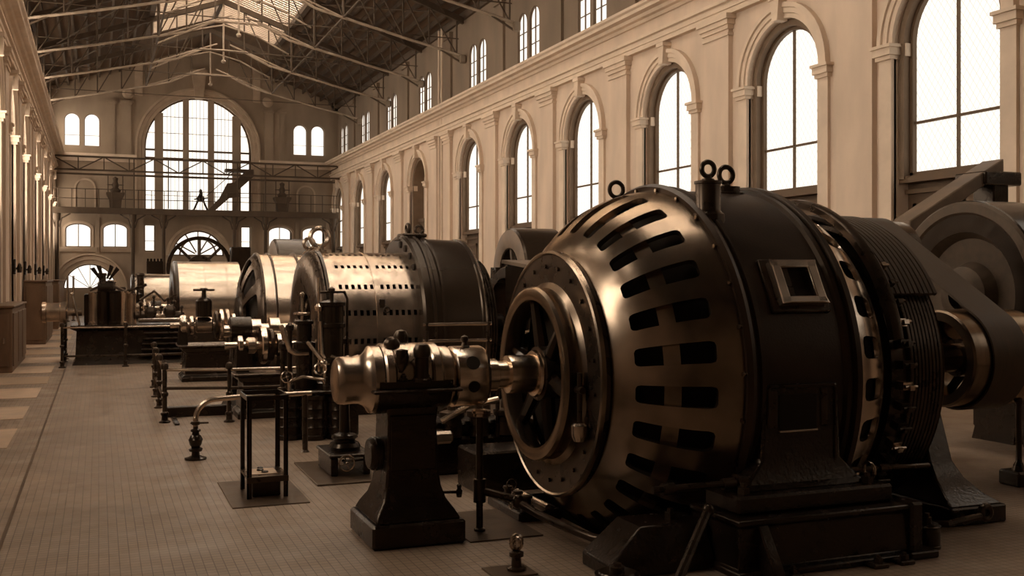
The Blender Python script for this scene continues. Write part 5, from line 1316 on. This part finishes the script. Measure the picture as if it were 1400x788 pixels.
for i, (y, lab) in enumerate(((33.5, 'nearest'), (38.2, 'second nearest'), (44.5, 'second farthest'), (51.0, 'farthest'))):
    t = thing('wall_lamp', (L + .12, y, 2.3), 'small dark lamp bracket on the left wall, %s of the four' % lab, 'lamp', 'lamp brackets on the left wall')
    B = MB(); B.box(L + .12, L + .2, y - .15, y + .15, 2.3, 2.75, .02); B.build('back_plate', 'black_cast', t)
    B = MB(); B.tube([(L + .16, y, 2.45), (L + .3, y, 2.5)], .03, 8); B.lathe([(2.35, 0), (2.35, .06), (2.5, .07), (2.6, .04), (2.65, 0)], (L + .3, y, 0), 'Z', 12); B.build('lamp_head', 'dark_metal', t)
# ------------------------------------------------------------------ end gallery, lattice girder, stair
ga = thing('gallery', (XC, 65.2, 6.0), 'dark iron gallery deck with railing across the end wall', 'gallery')
B = MB(); B.box(L, R, 64.2, 66, 6.05, 6.2, .02); B.build('deck', 'roof_iron', ga)
B = MB(); B.box(L, R, 64.15, 64.3, 5.88, 6.24, .02); B.build('fascia', 'roof_iron', ga)
for k in range(23):
    x = L + .3 + k * (R - L - .6) / 22; B = MB(); B.tube([(x, 64.25, 6.2), (x, 64.25, 7.3)], .022, 6); B.build('post', 'roof_iron', ga)
for z in (6.75, 7.3):
    B = MB(); B.tube([(L, 64.25, z), (R, 64.25, z)], .022, 6); B.build('rail', 'roof_iron', ga)
for x in (1.85, 3.55, 7.6, 9.45, -2.2, 13.6):
    B = MB(); B.lathe([(0, .2), (.1, .2), (.15, .12), (5.4, .09), (5.5, .16), (5.88, .2)], (x, 64.4, 0), 'Z', 12); B.build('column', 'roof_iron', ga)
    for s in (-1, 1):
        B = MB(); B.tube([(x + s * .1, 64.4, 5.1), (x + s * .25, 64.4, 5.6), (x + s * .7, 64.4, 5.88)], .04, 6); B.build('bracket', 'roof_iron', ga)
lg = thing('lattice_girder', (XC, 63.9, 8.3), 'dark lattice girder spanning the hall above the gallery', 'girder')
for z, y in ((9.12, 64.0), (8.36, 64.0), (8.15, 64.35)):
    B = MB(); B.box(L, R, y - .06, y + .06, z - .05, z + .05); B.build('chord', 'roof_iron', lg)
for k in range(12):
    x0 = L + (R - L) * k / 12; x1 = L + (R - L) * (k + 1) / 12; a, b = (8.36, 9.12) if k % 2 else (9.12, 8.36)
    B = MB(); B.tube([(x0, 64.0, a), (x1, 64.0, b)], .035, 6); B.build('diagonal', 'roof_iron', lg)
    B = MB(); B.tube([(x0, 64.0, 8.36), (x0, 64.0, 9.12)], .03, 6); B.build('upright', 'roof_iron', lg)
for x in (1.9, 9.4, 3.8, 7.75):
    B = MB(); B.tube([(x, 64.1, 6.25), (x, 64.1, 9.1)], .035, 6); B.build('hanger', 'roof_iron', lg)
sr = thing('steep_stair', (7.0, 64.6, 6.2), 'steep dark stair rising right from the gallery before the great window', 'stair')
for y in (64.5, 65.2):
    B = MB(); B.prism([(6.05, 6.2), (6.45, 6.2), (8.75, 8.35), (8.75, 8.75), (8.35, 8.75)], lambda a, b, d: (a, d, b), y - .04, y + .04); B.build('stringer', 'roof_iron', sr)
for k in range(11):
    x = 6.3 + k * .22; z = 6.35 + k * .215; B = MB(); B.box(x - .14, x + .14, 64.5, 65.2, z - .02, z + .02); B.build('tread', 'roof_iron', sr)
B = MB(); B.box(7.1, 8.75, 64.5, 65.3, 8.62, 8.78); B.build('landing', 'roof_iron', sr)
B = MB(); B.tube([(6.0, 64.5, 7.1), (8.0, 64.5, 9.0)], .025, 6); B.build('handrail', 'roof_iron', sr)
B = MB(); B.prism([(6.7, 6.9), (7.9, 7.1), (7.8, 8.0), (7.2, 7.9)], lambda a, b, d: (a, d, b), 64.55, 64.65); B.build('side_plate', 'roof_iron', sr)
def console(x, label):
    t = thing('hoist_console', (x, 64.5, 6.2), label, 'hoist')
    B = MB(); B.loft_rect([(x - .3, x + .3, 64.4, 65.0, 6.2), (x - .35, x + .35, 64.35, 65.05, 6.75), (x - .5, x + .5, 64.3, 65.1, 7.05), (x - .5, x + .5, 64.3, 65.1, 7.15)]); B.build('pedestal', 'roof_iron', t)
    B = MB(); B.lathe([(7.15, .25), (7.3, .3), (7.45, .15), (7.6, .2), (7.8, .12), (8.0, .16), (8.1, 0)], (x, 64.7, 0), 'Z', 14); B.build('winch', 'roof_iron', t)
    for s in (-1, 1):
        B = MB(); B.tube([(x + s * .4, 64.6, 7.15), (x + s * .4, 64.6, 8.15)], .03, 6); B.build('upright', 'roof_iron', t)
    B = MB(); B.tube([(x - .45, 64.6, 7.6), (x + .45, 64.6, 7.6)], .03, 6); B.build('cross_bar', 'roof_iron', t)
console(.9, 'dark hoist on a console left of the great window on the gallery')
console(10.5, 'dark hoist on a console right of the great window on the gallery')
wn = thing('winch', (5.68, 64.8, 6.2), 'small splay-legged winch standing on the gallery before the great window', 'winch')
for s in (-1, 1):
    B = MB(); B.tube([(5.68 + s * .42, 64.8, 6.2), (5.68 + s * .1, 64.8, 6.95)], .06, 6); B.build('leg', 'black_cast', wn)
B = MB(); B.lathe([(6.75, 0), (6.75, .2), (7.0, .25), (7.15, .12), (7.3, .08), (7.45, .1), (7.55, 0)], (5.68, 64.8, 0), 'Z', 14); B.build('drum', 'black_cast', wn)
B = MB(); B.tube([(5.3, 64.8, 6.9), (6.1, 64.8, 7.0)], .04, 6); B.build('crank', 'black_cast', wn)
sg = thing('notice_board', (3.2, 63.0, 0), 'dark toothed-top panel below the narrow left window', 'panel')
B = MB(); B.box(2.55, 3.45, 63.0, 63.2, 0, 3.15, .02); B.build('panel', 'black_paint', sg)
for k in range(5):
    B = MB(); B.box(2.57 + k * .18, 2.67 + k * .18, 63.02, 63.18, 3.15, 3.3); B.build('tooth', 'black_paint', sg)
